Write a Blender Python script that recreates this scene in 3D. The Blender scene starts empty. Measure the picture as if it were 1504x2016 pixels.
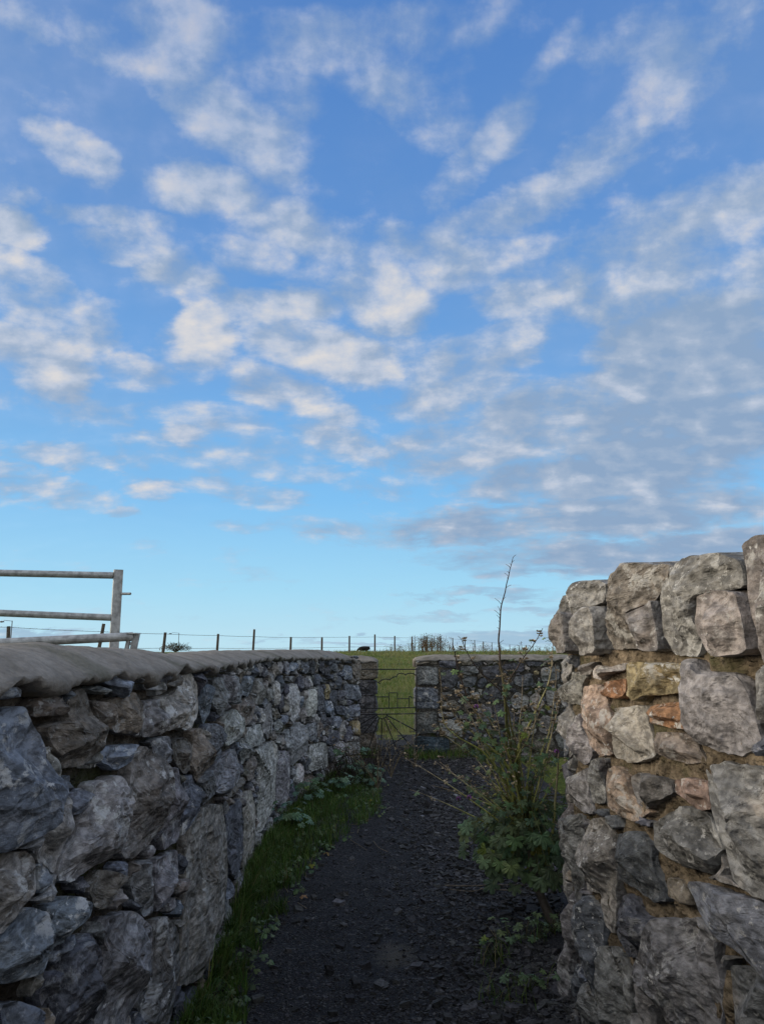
import bpy, bmesh, math, random
import numpy as np
from mathutils import Vector, noise as mn
R = math.radians
sc = bpy.context.scene
C = bpy.context.collection
# ---------------------------------------------------------------- camera
cam = bpy.data.objects.new('camera', bpy.data.cameras.new('camera')); C.objects.link(cam)
cam.location = (0, 0, 1.5); cam.rotation_euler = (R(90 + 9.95), 0, 0)
cam.data.sensor_fit = 'VERTICAL'; cam.data.sensor_height = 24; cam.data.lens = 18.13
cam.data.clip_start = .05; cam.data.clip_end = 6000
sc.camera = cam
sc.view_settings.view_transform = 'Standard'; sc.view_settings.look = 'None'
sc.view_settings.gamma = 1; sc.view_settings.exposure = EXPO = 0.0
sc.cycles.use_adaptive_sampling = True; sc.cycles.adaptive_threshold = .022
sc.cycles.max_bounces = 4; sc.cycles.diffuse_bounces = 2
# ---------------------------------------------------------------- sun
SUN_EL, SUN_AZ = 13.0, -80.0     # azimuth from +Y, clockwise; the sun is low, out of frame to the left
sd = Vector((math.sin(R(SUN_AZ)) * math.cos(R(SUN_EL)), math.cos(R(SUN_AZ)) * math.cos(R(SUN_EL)), math.sin(R(SUN_EL))))
sun = bpy.data.objects.new('sun', bpy.data.lights.new('sun', 'SUN')); C.objects.link(sun)
sun.data.energy = 1.35; sun.data.angle = R(20); sun.data.color = (1, .86, .70)
sun.rotation_euler = (-sd).to_track_quat('-Z', 'Y').to_euler()

class NT:
    "small helper for wiring node trees"
    def __init__(s, tree): s.t = tree; tree.nodes.clear()
    def n(s, typ, **kw):
        nd = s.t.nodes.new(typ)
        for k, v in kw.items():
            if k == 'i':
                for q, w in v.items():
                    so = nd.inputs[q]
                    if hasattr(w, 'is_output') or isinstance(w, bpy.types.NodeSocket): s.t.links.new(w, so)
                    else: so.default_value = w
            else: setattr(nd, k, v)
        return nd
    def m(s, op, a, b=0., c=0., clamp=False):
        nd = s.n('ShaderNodeMath', operation=op, use_clamp=clamp, i={0: a, 1: b, 2: c}); return nd.outputs[0]
    def v(s, op, a, b=(0, 0, 0)):
        nd = s.n('ShaderNodeVectorMath', operation=op)
        for k, w in enumerate((a, b)):
            if isinstance(w, bpy.types.NodeSocket): s.t.links.new(w, nd.inputs[k])
            else: nd.inputs[k].default_value = w
        return nd.outputs['Value'] if op in ('LENGTH', 'DOT_PRODUCT') else nd.outputs[0]
    def scale(s, a, f):
        nd = s.n('ShaderNodeVectorMath', operation='SCALE'); s.t.links.new(a, nd.inputs[0])
        if isinstance(f, bpy.types.NodeSocket): s.t.links.new(f, nd.inputs[3])
        else: nd.inputs[3].default_value = f
        return nd.outputs[0]
    def noise(s, vec, scale, detail=4, rough=.5, lac=2., dist=0., out='Fac'):
        nd = s.n('ShaderNodeTexNoise', i={'Scale': scale, 'Detail': detail, 'Roughness': rough, 'Lacunarity': lac, 'Distortion': dist})
        if vec is not None: s.t.links.new(vec, nd.inputs['Vector'])
        return nd.outputs[out]
    def mr(s, val, a, b, c=0., d=1., kind='SMOOTHSTEP'):
        return s.n('ShaderNodeMapRange', interpolation_type=kind, i={0: val, 1: a, 2: b, 3: c, 4: d}).outputs[0]
    def mix(s, f, a, b, blend='MIX'):
        nd = s.n('ShaderNodeMix', data_type='RGBA', blend_type=blend)
        for k, w in ((0, f), (6, a), (7, b)):
            if isinstance(w, bpy.types.NodeSocket): s.t.links.new(w, nd.inputs[k])
            elif k == 0: nd.inputs[0].default_value = w
            else: nd.inputs[k].default_value = (*w[:3], 1)
        return nd.outputs[2]
    def ramp(s, f, stops, interp='LINEAR'):
        nd = s.n('ShaderNodeValToRGB'); s.t.links.new(f, nd.inputs[0]); cr = nd.color_ramp; cr.interpolation = interp
        while len(cr.elements) < len(stops): cr.elements.new(.5)
        for e, (p, c) in zip(cr.elements, stops): e.position = p; e.color = (*c[:3], 1)
        return nd.outputs[0]
# ---------------------------------------------------------------- sky
CLOUDS = [(0.253,0.578,0.101,0.027,0.61,0.35,0.3),(0.131,0.682,0.087,0.02,0.35,0.3,0.3),(0.448,0.646,0.066,0.023,0.52,0.35,0.3),(-0.039,0.73,0.09,0.019,0.0,0.3,0.25),(0.48,0.491,0.045,0.026,0.35,0.4,0.3),(-0.023,0.542,0.043,0.023,0.0,0.3,0.1),(-0.45,0.385,0.034,0.017,0.0,0.7,0.0),(-0.299,0.296,0.05,0.014,0.0,0.5,0.1),(-0.155,0.229,0.059,0.014,0.0,0.5,0.1),(-0.371,0.681,0.078,0.023,0.0,0.45,0.2),(-0.098,0.714,0.111,0.029,0.0,0.55,0.15),(0.095,0.728,0.119,0.024,0.0,0.45,0.25),(0.409,0.693,0.126,0.023,0.0,0.5,0.25),(0.057,0.645,0.088,0.026,-0.35,0.35,0.25),(-0.19,0.488,0.068,0.023,0.0,0.6,0.05),(-0.037,0.495,0.085,0.029,0.17,0.5,0.1),(-0.342,0.482,0.057,0.02,0.0,0.6,0.05),(-0.421,0.39,0.07,0.023,-0.35,0.6,0.05),(-0.466,0.302,0.033,0.023,0.0,0.5,0.15),(-0.129,0.255,0.073,0.019,0.0,0.5,0.1),(0.032,0.205,0.08,0.016,0.0,0.4,0.1),(-0.075,0.224,0.047,0.013,0.0,0.5,0.1),(0.473,0.415,0.05,0.033,0.35,0.6,0.2),(-0.299,0.71,0.065,0.035,0.0,0.75,0.1),(-0.478,0.672,0.047,0.022,0.0,0.5,0.15),(-0.449,0.631,0.036,0.033,0.0,0.4,0.2),(-0.17,0.68,0.144,0.03,-0.35,0.4,0.25),(-0.225,0.636,0.133,0.036,-0.44,0.75,0.15),(-0.153,0.609,0.057,0.032,0.0,0.6,0.2),(-0.412,0.568,0.055,0.023,-0.17,0.9,0),(-0.486,0.527,0.028,0.026,0.0,0.6,0.1),(-0.475,0.478,0.031,0.021,0.0,1.0,0),(-0.241,0.554,0.082,0.027,0.0,0.9,0.0),(-0.357,0.508,0.069,0.016,0.0,0.6,0.1),(-0.115,0.528,0.099,0.034,-0.17,0.75,0.1),(-0.276,0.456,0.052,0.026,0.0,0.7,0.0),(-0.454,0.43,0.063,0.022,-0.35,0.7,0),(-0.134,0.432,0.079,0.021,0.0,0.85,0.05),(0.002,0.442,0.06,0.04,-0.35,1.0,0.0),(-0.249,0.384,0.049,0.038,0.0,1.1,0),(-0.447,0.351,0.073,0.026,0.0,0.95,0),(-0.379,0.384,0.042,0.035,-0.52,0.7,0.1),(-0.324,0.337,0.047,0.018,0.0,0.8,0),(-0.07,0.372,0.096,0.03,-0.21,1.1,0.1),(-0.416,0.317,0.046,0.026,0.0,1.0,0.05),(-0.378,0.289,0.077,0.021,0.0,0.5,0.3),(-0.124,0.323,0.101,0.022,-0.35,0.9,0.05),(-0.216,0.287,0.078,0.022,0.0,0.7,0.05),(-0.062,0.267,0.068,0.019,-0.35,0.8,0.05),(-0.254,0.264,0.032,0.014,0.0,0.9,0),(-0.398,0.226,0.063,0.015,0.0,0.7,0),(-0.253,0.24,0.095,0.025,0.0,0.6,0.05),(-0.423,0.188,0.073,0.017,-0.14,0.8,0),(-0.329,0.168,0.021,0.009,0.0,0.7,0),(-0.219,0.204,0.045,0.013,0.0,0.5,0.05),(-0.282,0.194,0.037,0.009,0.0,0.5,0),(-0.167,0.193,0.052,0.016,-0.09,0.55,0.05),(-0.172,0.154,0.052,0.012,0.0,0.35,0.1),(-0.332,0.118,0.017,0.006,0.0,0.4,0),(0.006,0.672,0.066,0.023,0.0,0.6,0.2),(0.165,0.624,0.121,0.024,0.66,0.65,0.15),(0.357,0.63,0.193,0.03,0.56,0.6,0.2),(0.176,0.538,0.152,0.023,0.24,0.75,0.1),(0.139,0.48,0.09,0.03,0.0,0.65,0.15),(0.192,0.434,0.067,0.03,0.0,0.85,0.1),(0.371,0.484,0.135,0.039,0.21,0.75,0.3),(0.438,0.547,0.071,0.031,0.0,0.22,0.3),(0.143,0.376,0.115,0.028,0.31,0.75,0.1),(0.358,0.381,0.049,0.018,0.26,1.0,0.0),(0.404,0.346,0.117,0.064,0.0,1.2,0.45),(0.336,0.426,0.112,0.035,0.17,0.8,0.35),(0.087,0.324,0.082,0.029,0.26,0.75,0.3),(0.019,0.354,0.041,0.038,0.0,0.5,0.1),(0.113,0.253,0.1,0.032,0.0,0.85,0.25),(0.233,0.289,0.103,0.038,0.0,0.95,0.4),(0.374,0.259,0.129,0.055,0.0,1.15,0.5),(0.437,0.258,0.045,0.018,0.0,0.9,0.1),(0.158,0.199,0.031,0.017,0.0,0.9,0.05),(0.292,0.209,0.16,0.031,0.0,1.15,0.4),(0.32,0.164,0.156,0.025,0.0,1.1,0.45),(-0.035,0.153,0.073,0.018,0.0,0.6,0.15),(0.131,0.151,0.117,0.023,0.0,0.95,0.45),(0.318,0.114,0.196,0.022,0.0,1.05,0.55),(0.005,0.13,0.066,0.012,0.0,0.65,0.1),(0.13,0.106,0.129,0.016,0.0,0.8,0.4),(0.135,0.067,0.096,0.006,0.0,0.6,0.5),(0.211,0.047,0.075,0.006,0.0,0.6,0.5),(0.064,0.038,0.078,0.005,0.0,0.5,0.5),(0.184,0.011,0.1,0.01,0.0,1.2,0.6),(-0.014,0.005,0.078,0.004,0.0,0.9,0.55),(-0.417,0.016,0.054,0.006,0.0,1.0,0.5),(-0.136,0.008,0.038,0.003,0.0,0.5,0.5),(-0.052,0.592,0.05,0.071,0.0,-0.6,0),(0.196,0.677,0.078,0.017,0.0,-0.25,0),(-0.345,0.436,0.037,0.017,0.0,-0.3,0),(-0.292,0.401,0.019,0.036,0.0,-0.5,0),(0.251,0.399,0.039,0.024,0.0,-0.35,0),(-0.259,0.103,0.308,0.028,0.0,-0.8,0)]
SKY_RAMP = [(0.0,(0.5149,0.807,0.956)),(0.045,(0.3763,0.7305,0.9734)),(0.12,(0.2232,0.5583,0.9473)),(0.22,(0.162,0.402,0.807)),(0.34,(0.117,0.3005,0.6867)),(0.48,(0.0887,0.2384,0.6038)),(1.0,(0.0685,0.1746,0.4793))]
CLOUD_RAMP = [(0.0,(0.2705,0.3813,0.552)),(0.35,(0.3663,0.4564,0.5972)),(0.62,(0.5149,0.5776,0.6939)),(1.0,(0.7305,0.7084,0.7011))]
SKYGAIN = 1.0
SKY_FILL = (0.7,0.73,0.77)
W = bpy.data.worlds.new('World'); sc.world = W; W.use_nodes = True
w = NT(W.node_tree)
SKYK = 0.105
sky = w.n('ShaderNodeTexSky', sky_type='NISHITA', sun_disc=False, sun_elevation=R(SUN_EL), sun_rotation=R(SUN_AZ), air_density=1.15, dust_density=.35, ozone_density=2.2)
d = w.n('ShaderNodeTexCoord').outputs['Generated']
d = w.v('NORMALIZE', d)
sp = w.n('ShaderNodeSeparateXYZ', i={0: d}).outputs
az = w.m('ARCTAN2', sp[0], sp[1]); el = w.m('ARCSINE', sp[2])
AE = w.n('ShaderNodeCombineXYZ', i={0: az, 1: el}).outputs[0]; side = w.mr(w.m('ABSOLUTE', az), .7, 1.1, 0., .3)
zc = w.m('ADD', w.m('MAXIMUM', sp[2], 0.), .24)
flat = w.n('ShaderNodeCombineXYZ', i={0: w.m('DIVIDE', sp[0], zc), 1: w.m('DIVIDE', sp[1], zc), 2: .3}).outputs[0]
# the cloud deck seen in perspective, slightly streaked
wob = w.scale(w.v('SUBTRACT', w.noise(flat, 1.6, 2, .55, out='Color'), (.5, .5, .5)), .2)
fl = w.v('ADD', flat, wob)
fl = w.n('ShaderNodeMapping', vector_type='POINT', i={0: fl, 2: (0, 0, R(20)), 3: (.85, 1.1, 1)}).outputs[0]
AEs = w.v('MULTIPLY', AE, (1, 1.35, 0)); npf = w.noise(AEs, 13.5, 6, .55, 2.1)
n1 = w.m('ADD', w.m('MULTIPLY', w.noise(fl, 7.0, 6, .56, 2.1), .5), w.m('MULTIPLY', npf, .5))
n2 = w.m('ADD', w.m('MULTIPLY', w.noise(w.v('ADD', fl, (-.04, .045, 0)), 7.0, 2, .5, 2.1), .5), w.m('MULTIPLY', w.noise(w.v('ADD', AEs, (-.016, .014, 0)), 13.5, 2, .5, 2.1), .5))
warp = w.scale(w.v('SUBTRACT', w.noise(fl, 5.5, 5, .62, out='Color'), (.5, .5, .5)), .08)
AEw = w.v('ADD', w.v('ADD', AE, w.v('MULTIPLY', warp, (1.1, .62, 0))), (0, 0, 1))
acc = grey = None
for (a, e, ra, re, rot, amp, g) in CLOUDS:
    ca, sa = math.cos(rot), math.sin(rot)
    uu = w.v('DOT_PRODUCT', AEw, (ca / ra, sa / ra, -(a * ca + e * sa) / ra)); vv = w.v('DOT_PRODUCT', AEw, (-sa / re, ca / re, (a * sa - e * ca) / re))
    f = w.mr(w.m('MULTIPLY_ADD', uu, uu, w.m('MULTIPLY', vv, vv)), 2.6, 0., 0., amp, 'SMOOTHSTEP')
    acc = f if acc is None else w.m('MAXIMUM', acc, f) if amp > 0 else w.m('ADD', acc, f)
    if g > 0:
        gg = w.m('MULTIPLY', f, g); grey = gg if grey is None else w.m('MAXIMUM', grey, gg)
dens = w.m('ADD', w.m('MULTIPLY', w.m('SUBTRACT', n1, .5), 2.9), w.m('ADD', w.m('MULTIPLY', w.m('MAXIMUM', acc, side), 1.0), w.mr(el, .25, .7, -.08, .0)))
cover = w.mr(dens, -.06, .98, 0., 1., 'SMOOTHSTEP')
# thin veil that mottles the open blue
veil = w.mr(w.noise(w.v('ADD', flat, (3., 1., 0)), .9, 8, .6), .32, .74, 0., .5)
veil = w.m('MULTIPLY', veil, w.mr(el, .12, .5, .15, 1.25))
cover = w.m('MAXIMUM', cover, veil)
fade = w.mr(el, .0, .11, .6, 1.)
cover = w.m('MULTIPLY', w.m('MULTIPLY', cover, fade), w.mr(el, .42, .75, .95, .62))
# lit side of each puff faces the sun
relief = w.m('MULTIPLY', w.m('SUBTRACT', n1, n2), 2.6)
lit = w.m('ADD', w.m('ADD', relief, .47), w.m('MULTIPLY', w.m('SUBTRACT', dens, .5), .35))
lit = w.m('SUBTRACT', lit, grey, clamp=True)
ccol = w.ramp(lit, CLOUD_RAMP)
base = w.ramp(w.m('DIVIDE', el, 1.5708), SKY_RAMP)
# blend: measured colour over the physical sky so that the glow round the low sun stays
clear = w.mix(.10, base, w.scale(sky.outputs[0], SKYK))
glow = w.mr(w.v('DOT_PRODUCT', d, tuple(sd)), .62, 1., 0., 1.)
col = w.mix(cover, clear, ccol)
side_fill = w.mr(w.m('ABSOLUTE', az), .62, 1.05, 0., w.mr(el, .0, 1.5, .95, .55))      # unseen bright cloud tone added beside and behind the view to lift ambient fill
col = w.mix(side_fill, col, SKY_FILL)
zen = w.mr(el, .84, 1.15, 0., .45); col = w.mix(zen, col, SKY_FILL)  # same added fill tone high overhead, out of view
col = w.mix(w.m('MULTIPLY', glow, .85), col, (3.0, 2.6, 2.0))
below = w.mr(sp[2], -.02, 0.0, 0., 1.)
col = w.mix(below, (.05, .055, .04), col)
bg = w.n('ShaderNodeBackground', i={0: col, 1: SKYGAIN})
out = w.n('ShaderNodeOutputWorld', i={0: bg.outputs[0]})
W.cycles.sampling_method = 'MANUAL'; W.cycles.sample_map_resolution = 512
# measured outlines: along the wall, height (metres)
LEFT_PATH = [(-0.8,-1.6),(-0.8,0),(-0.8,2),(-0.81,3.5),(-0.84,4.3),(-0.9,5.2),(-0.93,6.2),(-0.9,7.0),(-0.82,7.9),(-0.63,9.2),(-0.45,10.1),(-0.3,10.95)]
RIGHT_PATH = [(0.83,-1.4),(0.83,0),(0.83,1.5),(0.82,2.6),(0.82,3.2),(0.86,3.6),(0.96,4.0),(1.15,4.4),(1.45,4.75),(1.9,5.0),(2.6,5.1)]
FAR_PATH = [(0.47,11.2),(1.5,11.22),(2.5,11.2),(3.6,11.1)]
T_COPING = [('t',[(5.199,1.695),(5.199,1.713),(5.199,1.593),(5.199,1.465),(5.199,1.465),(5.199,1.629)]),('g',[(5.199,1.753),(4.71,1.721),(4.727,1.62),(4.951,1.474),(5.199,1.472),(5.199,1.593),(5.199,1.695)]),('t',[(4.726,1.655),(5.199,1.637),(5.199,1.536),(5.058,1.473),(4.645,1.479),(4.707,1.556)]),('t',[(4.493,1.766),(4.191,1.737),(4.212,1.666),(4.327,1.659),(4.405,1.62),(4.45,1.552),(4.473,1.489),(4.601,1.482),(4.721,1.569),(4.706,1.708),(4.573,1.754)]),('g',[(4.338,1.654),(4.243,1.646),(4.196,1.601),(4.198,1.484),(4.432,1.469),(4.45,1.552),(4.393,1.631)]),('t',[(3.966,1.778),(3.586,1.733),(3.623,1.683),(3.712,1.647),(3.848,1.612),(3.884,1.561),(3.867,1.498),(4.162,1.492),(4.201,1.569),(4.223,1.677),(4.178,1.76)]),('g',[(3.712,1.643),(3.686,1.582),(3.675,1.513),(3.672,1.492),(3.789,1.487),(3.867,1.5),(3.891,1.59),(3.835,1.606)]),('t',[(3.325,1.733),(3.149,1.698),(3.156,1.634),(3.323,1.643),(3.388,1.625),(3.412,1.565),(3.395,1.53),(3.45,1.479),(3.617,1.484),(3.672,1.526),(3.686,1.582),(3.698,1.653),(3.63,1.709),(3.503,1.744)]),('t',[(3.323,1.643),(3.162,1.623),(3.137,1.563),(3.132,1.49),(3.318,1.475),(3.385,1.534),(3.407,1.568),(3.387,1.632)]),('t',[(3.026,1.742),(2.89,1.722),(2.896,1.594),(2.937,1.451),(3.076,1.453),(3.126,1.543),(3.158,1.621),(3.145,1.677),(3.158,1.73),(3.112,1.744)])]
T_RIGHT = [('t',[(4.84,1.436),(5.199,1.436),(5.199,1.351),(5.199,1.253),(5.085,1.274)]),('t',[(4.895,1.396),(4.53,1.389),(4.634,1.349),(4.638,1.272),(4.921,1.258),(5.199,1.309)]),('t',[(4.705,1.417),(4.383,1.45),(4.462,1.409),(4.483,1.396),(4.669,1.39)]),('w',[(4.44,1.415),(4.375,1.436),(4.225,1.431),(4.037,1.451),(4.042,1.426),(4.226,1.41),(4.335,1.382),(4.438,1.387)]),('o',[(4.297,1.376),(4.042,1.399),(4.04,1.358),(4.11,1.326),(4.284,1.328)]),('y',[(4.021,1.454),(3.522,1.458),(3.523,1.382),(3.825,1.356),(3.877,1.332),(4.024,1.358)]),('G',[(3.511,1.465),(3.447,1.469),(3.401,1.44),(3.26,1.439),(3.204,1.416),(3.156,1.363),(3.138,1.292),(3.229,1.257),(3.346,1.253),(3.47,1.26),(3.508,1.305),(3.52,1.393)]),('g',[(3.107,1.462),(3.143,1.445),(3.153,1.354),(3.123,1.347),(3.012,1.351),(2.99,1.467)]),('v',[(4.604,1.345),(4.315,1.367),(4.293,1.328),(4.201,1.287),(4.191,1.136),(4.354,1.112),(4.504,1.129),(4.585,1.182),(4.654,1.277)]),('w',[(4.218,1.286),(3.85,1.327),(3.822,1.254),(3.782,1.181),(4.013,1.133),(4.174,1.128),(4.247,1.19),(4.271,1.266)]),('o',[(3.798,1.331),(3.558,1.356),(3.508,1.344),(3.508,1.286),(3.676,1.277),(3.822,1.276)]),('n',[(3.771,1.255),(3.518,1.274),(3.415,1.219),(3.527,1.196),(3.675,1.191),(3.813,1.194),(3.808,1.221)]),('t',[(5.199,1.26),(5.076,1.261),(4.823,1.208),(4.861,1.048),(5.179,0.987),(5.179,1.171)]),('g',[(4.783,1.221),(4.619,1.235),(4.583,1.165),(4.457,1.118),(4.521,1.059),(4.623,1.039),(4.868,1.072),(4.841,1.182)]),('g',[(4.498,1.071),(4.343,1.103),(4.295,0.956),(4.461,0.922),(4.537,0.988)]),('g',[(5.125,0.891),(4.778,0.978),(4.543,1.043),(4.531,0.933),(4.48,0.883),(4.628,0.853),(4.895,0.848)]),('v',[(4.276,1.077),(4.147,1.1),(4.042,1.083),(4.008,1.028),(3.84,1.016),(3.975,0.957),(4.129,0.944),(4.284,0.943),(4.3,1.027)]),('G',[(4.011,1.088),(3.925,1.115),(3.663,1.135),(3.651,1.101),(3.791,1.055),(3.867,1.017),(3.949,1.016),(4.002,1.052)]),('v',[(3.641,1.138),(3.527,1.164),(3.424,1.17),(3.407,1.107),(3.479,1.089),(3.567,1.1),(3.64,1.106)]),('g',[(3.433,1.201),(3.389,1.218),(3.159,1.246),(3.004,1.261),(2.993,1.006),(3.103,0.983),(3.214,0.965),(3.294,0.974),(3.333,1.016),(3.39,1.088),(3.415,1.142)]),('g',[(3.826,0.984),(3.706,1.034),(3.597,1.077),(3.479,1.095),(3.425,1.084),(3.357,1.043),(3.391,0.957),(3.479,0.947),(3.606,0.928),(3.727,0.917),(3.812,0.921)]),('w',[(4.337,0.896),(4.262,0.882),(4.207,0.845),(4.185,0.773),(4.198,0.703),(4.222,0.55),(4.347,0.537),(4.373,0.628),(4.593,0.579),(4.629,0.646),(4.593,0.799),(4.478,0.867)]),('d',[(4.159,0.88),(3.974,0.931),(3.837,0.923),(3.835,0.865),(3.784,0.821),(3.736,0.799),(3.845,0.763),(3.995,0.757),(4.166,0.736),(4.204,0.797)]),('d',[(4.131,0.695),(4.054,0.72),(3.936,0.701),(3.769,0.718),(3.866,0.637),(3.972,0.561),(4.09,0.527),(4.205,0.551),(4.177,0.639)]),('n',[(3.703,0.868),(3.627,0.885),(3.565,0.869),(3.56,0.839),(3.647,0.822),(3.719,0.816)]),('b',[(3.58,0.89),(3.452,0.923),(3.334,0.94),(3.135,0.965),(3.027,0.987),(3.01,0.854),(3.137,0.818),(3.225,0.816),(3.304,0.821),(3.417,0.814),(3.488,0.825)]),('g',[(3.701,0.763),(3.564,0.809),(3.47,0.82),(3.435,0.791),(3.426,0.737),(3.401,0.681),(3.41,0.571),(3.684,0.442),(3.799,0.499),(3.862,0.513),(3.851,0.577),(3.78,0.651),(3.757,0.718)]),('g',[(3.344,0.778),(3.246,0.808),(3.137,0.798),(3.055,0.823),(3.059,0.728),(3.323,0.606),(3.329,0.711)]),('g',[(5.031,0.753),(4.685,0.836),(4.621,0.804),(4.613,0.739),(4.63,0.657),(4.648,0.574),(4.759,0.451),(4.962,0.514),(5.033,0.651)]),('b',[(4.699,0.504),(4.541,0.573),(4.367,0.555),(4.36,0.464),(4.389,0.35),(4.421,0.269),(4.506,0.254),(4.587,0.325),(4.578,0.461)]),('g',[(4.378,0.452),(4.253,0.497),(4.136,0.506),(4.086,0.467),(4.064,0.339),(4.339,0.219),(4.404,0.295)]),('g',[(4.743,0.157),(4.555,0.275),(4.421,0.264),(4.395,0.195),(4.756,0.034)]),('d',[(4.418,0.911),(4.302,0.934),(4.282,0.908),(4.376,0.894)]),('g',[(4.273,0.91),(4.196,0.935),(4.16,0.899),(4.244,0.876)]),('d',[(3.948,0.981),(3.839,0.986),(3.852,0.97),(3.933,0.957)])]
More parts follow.
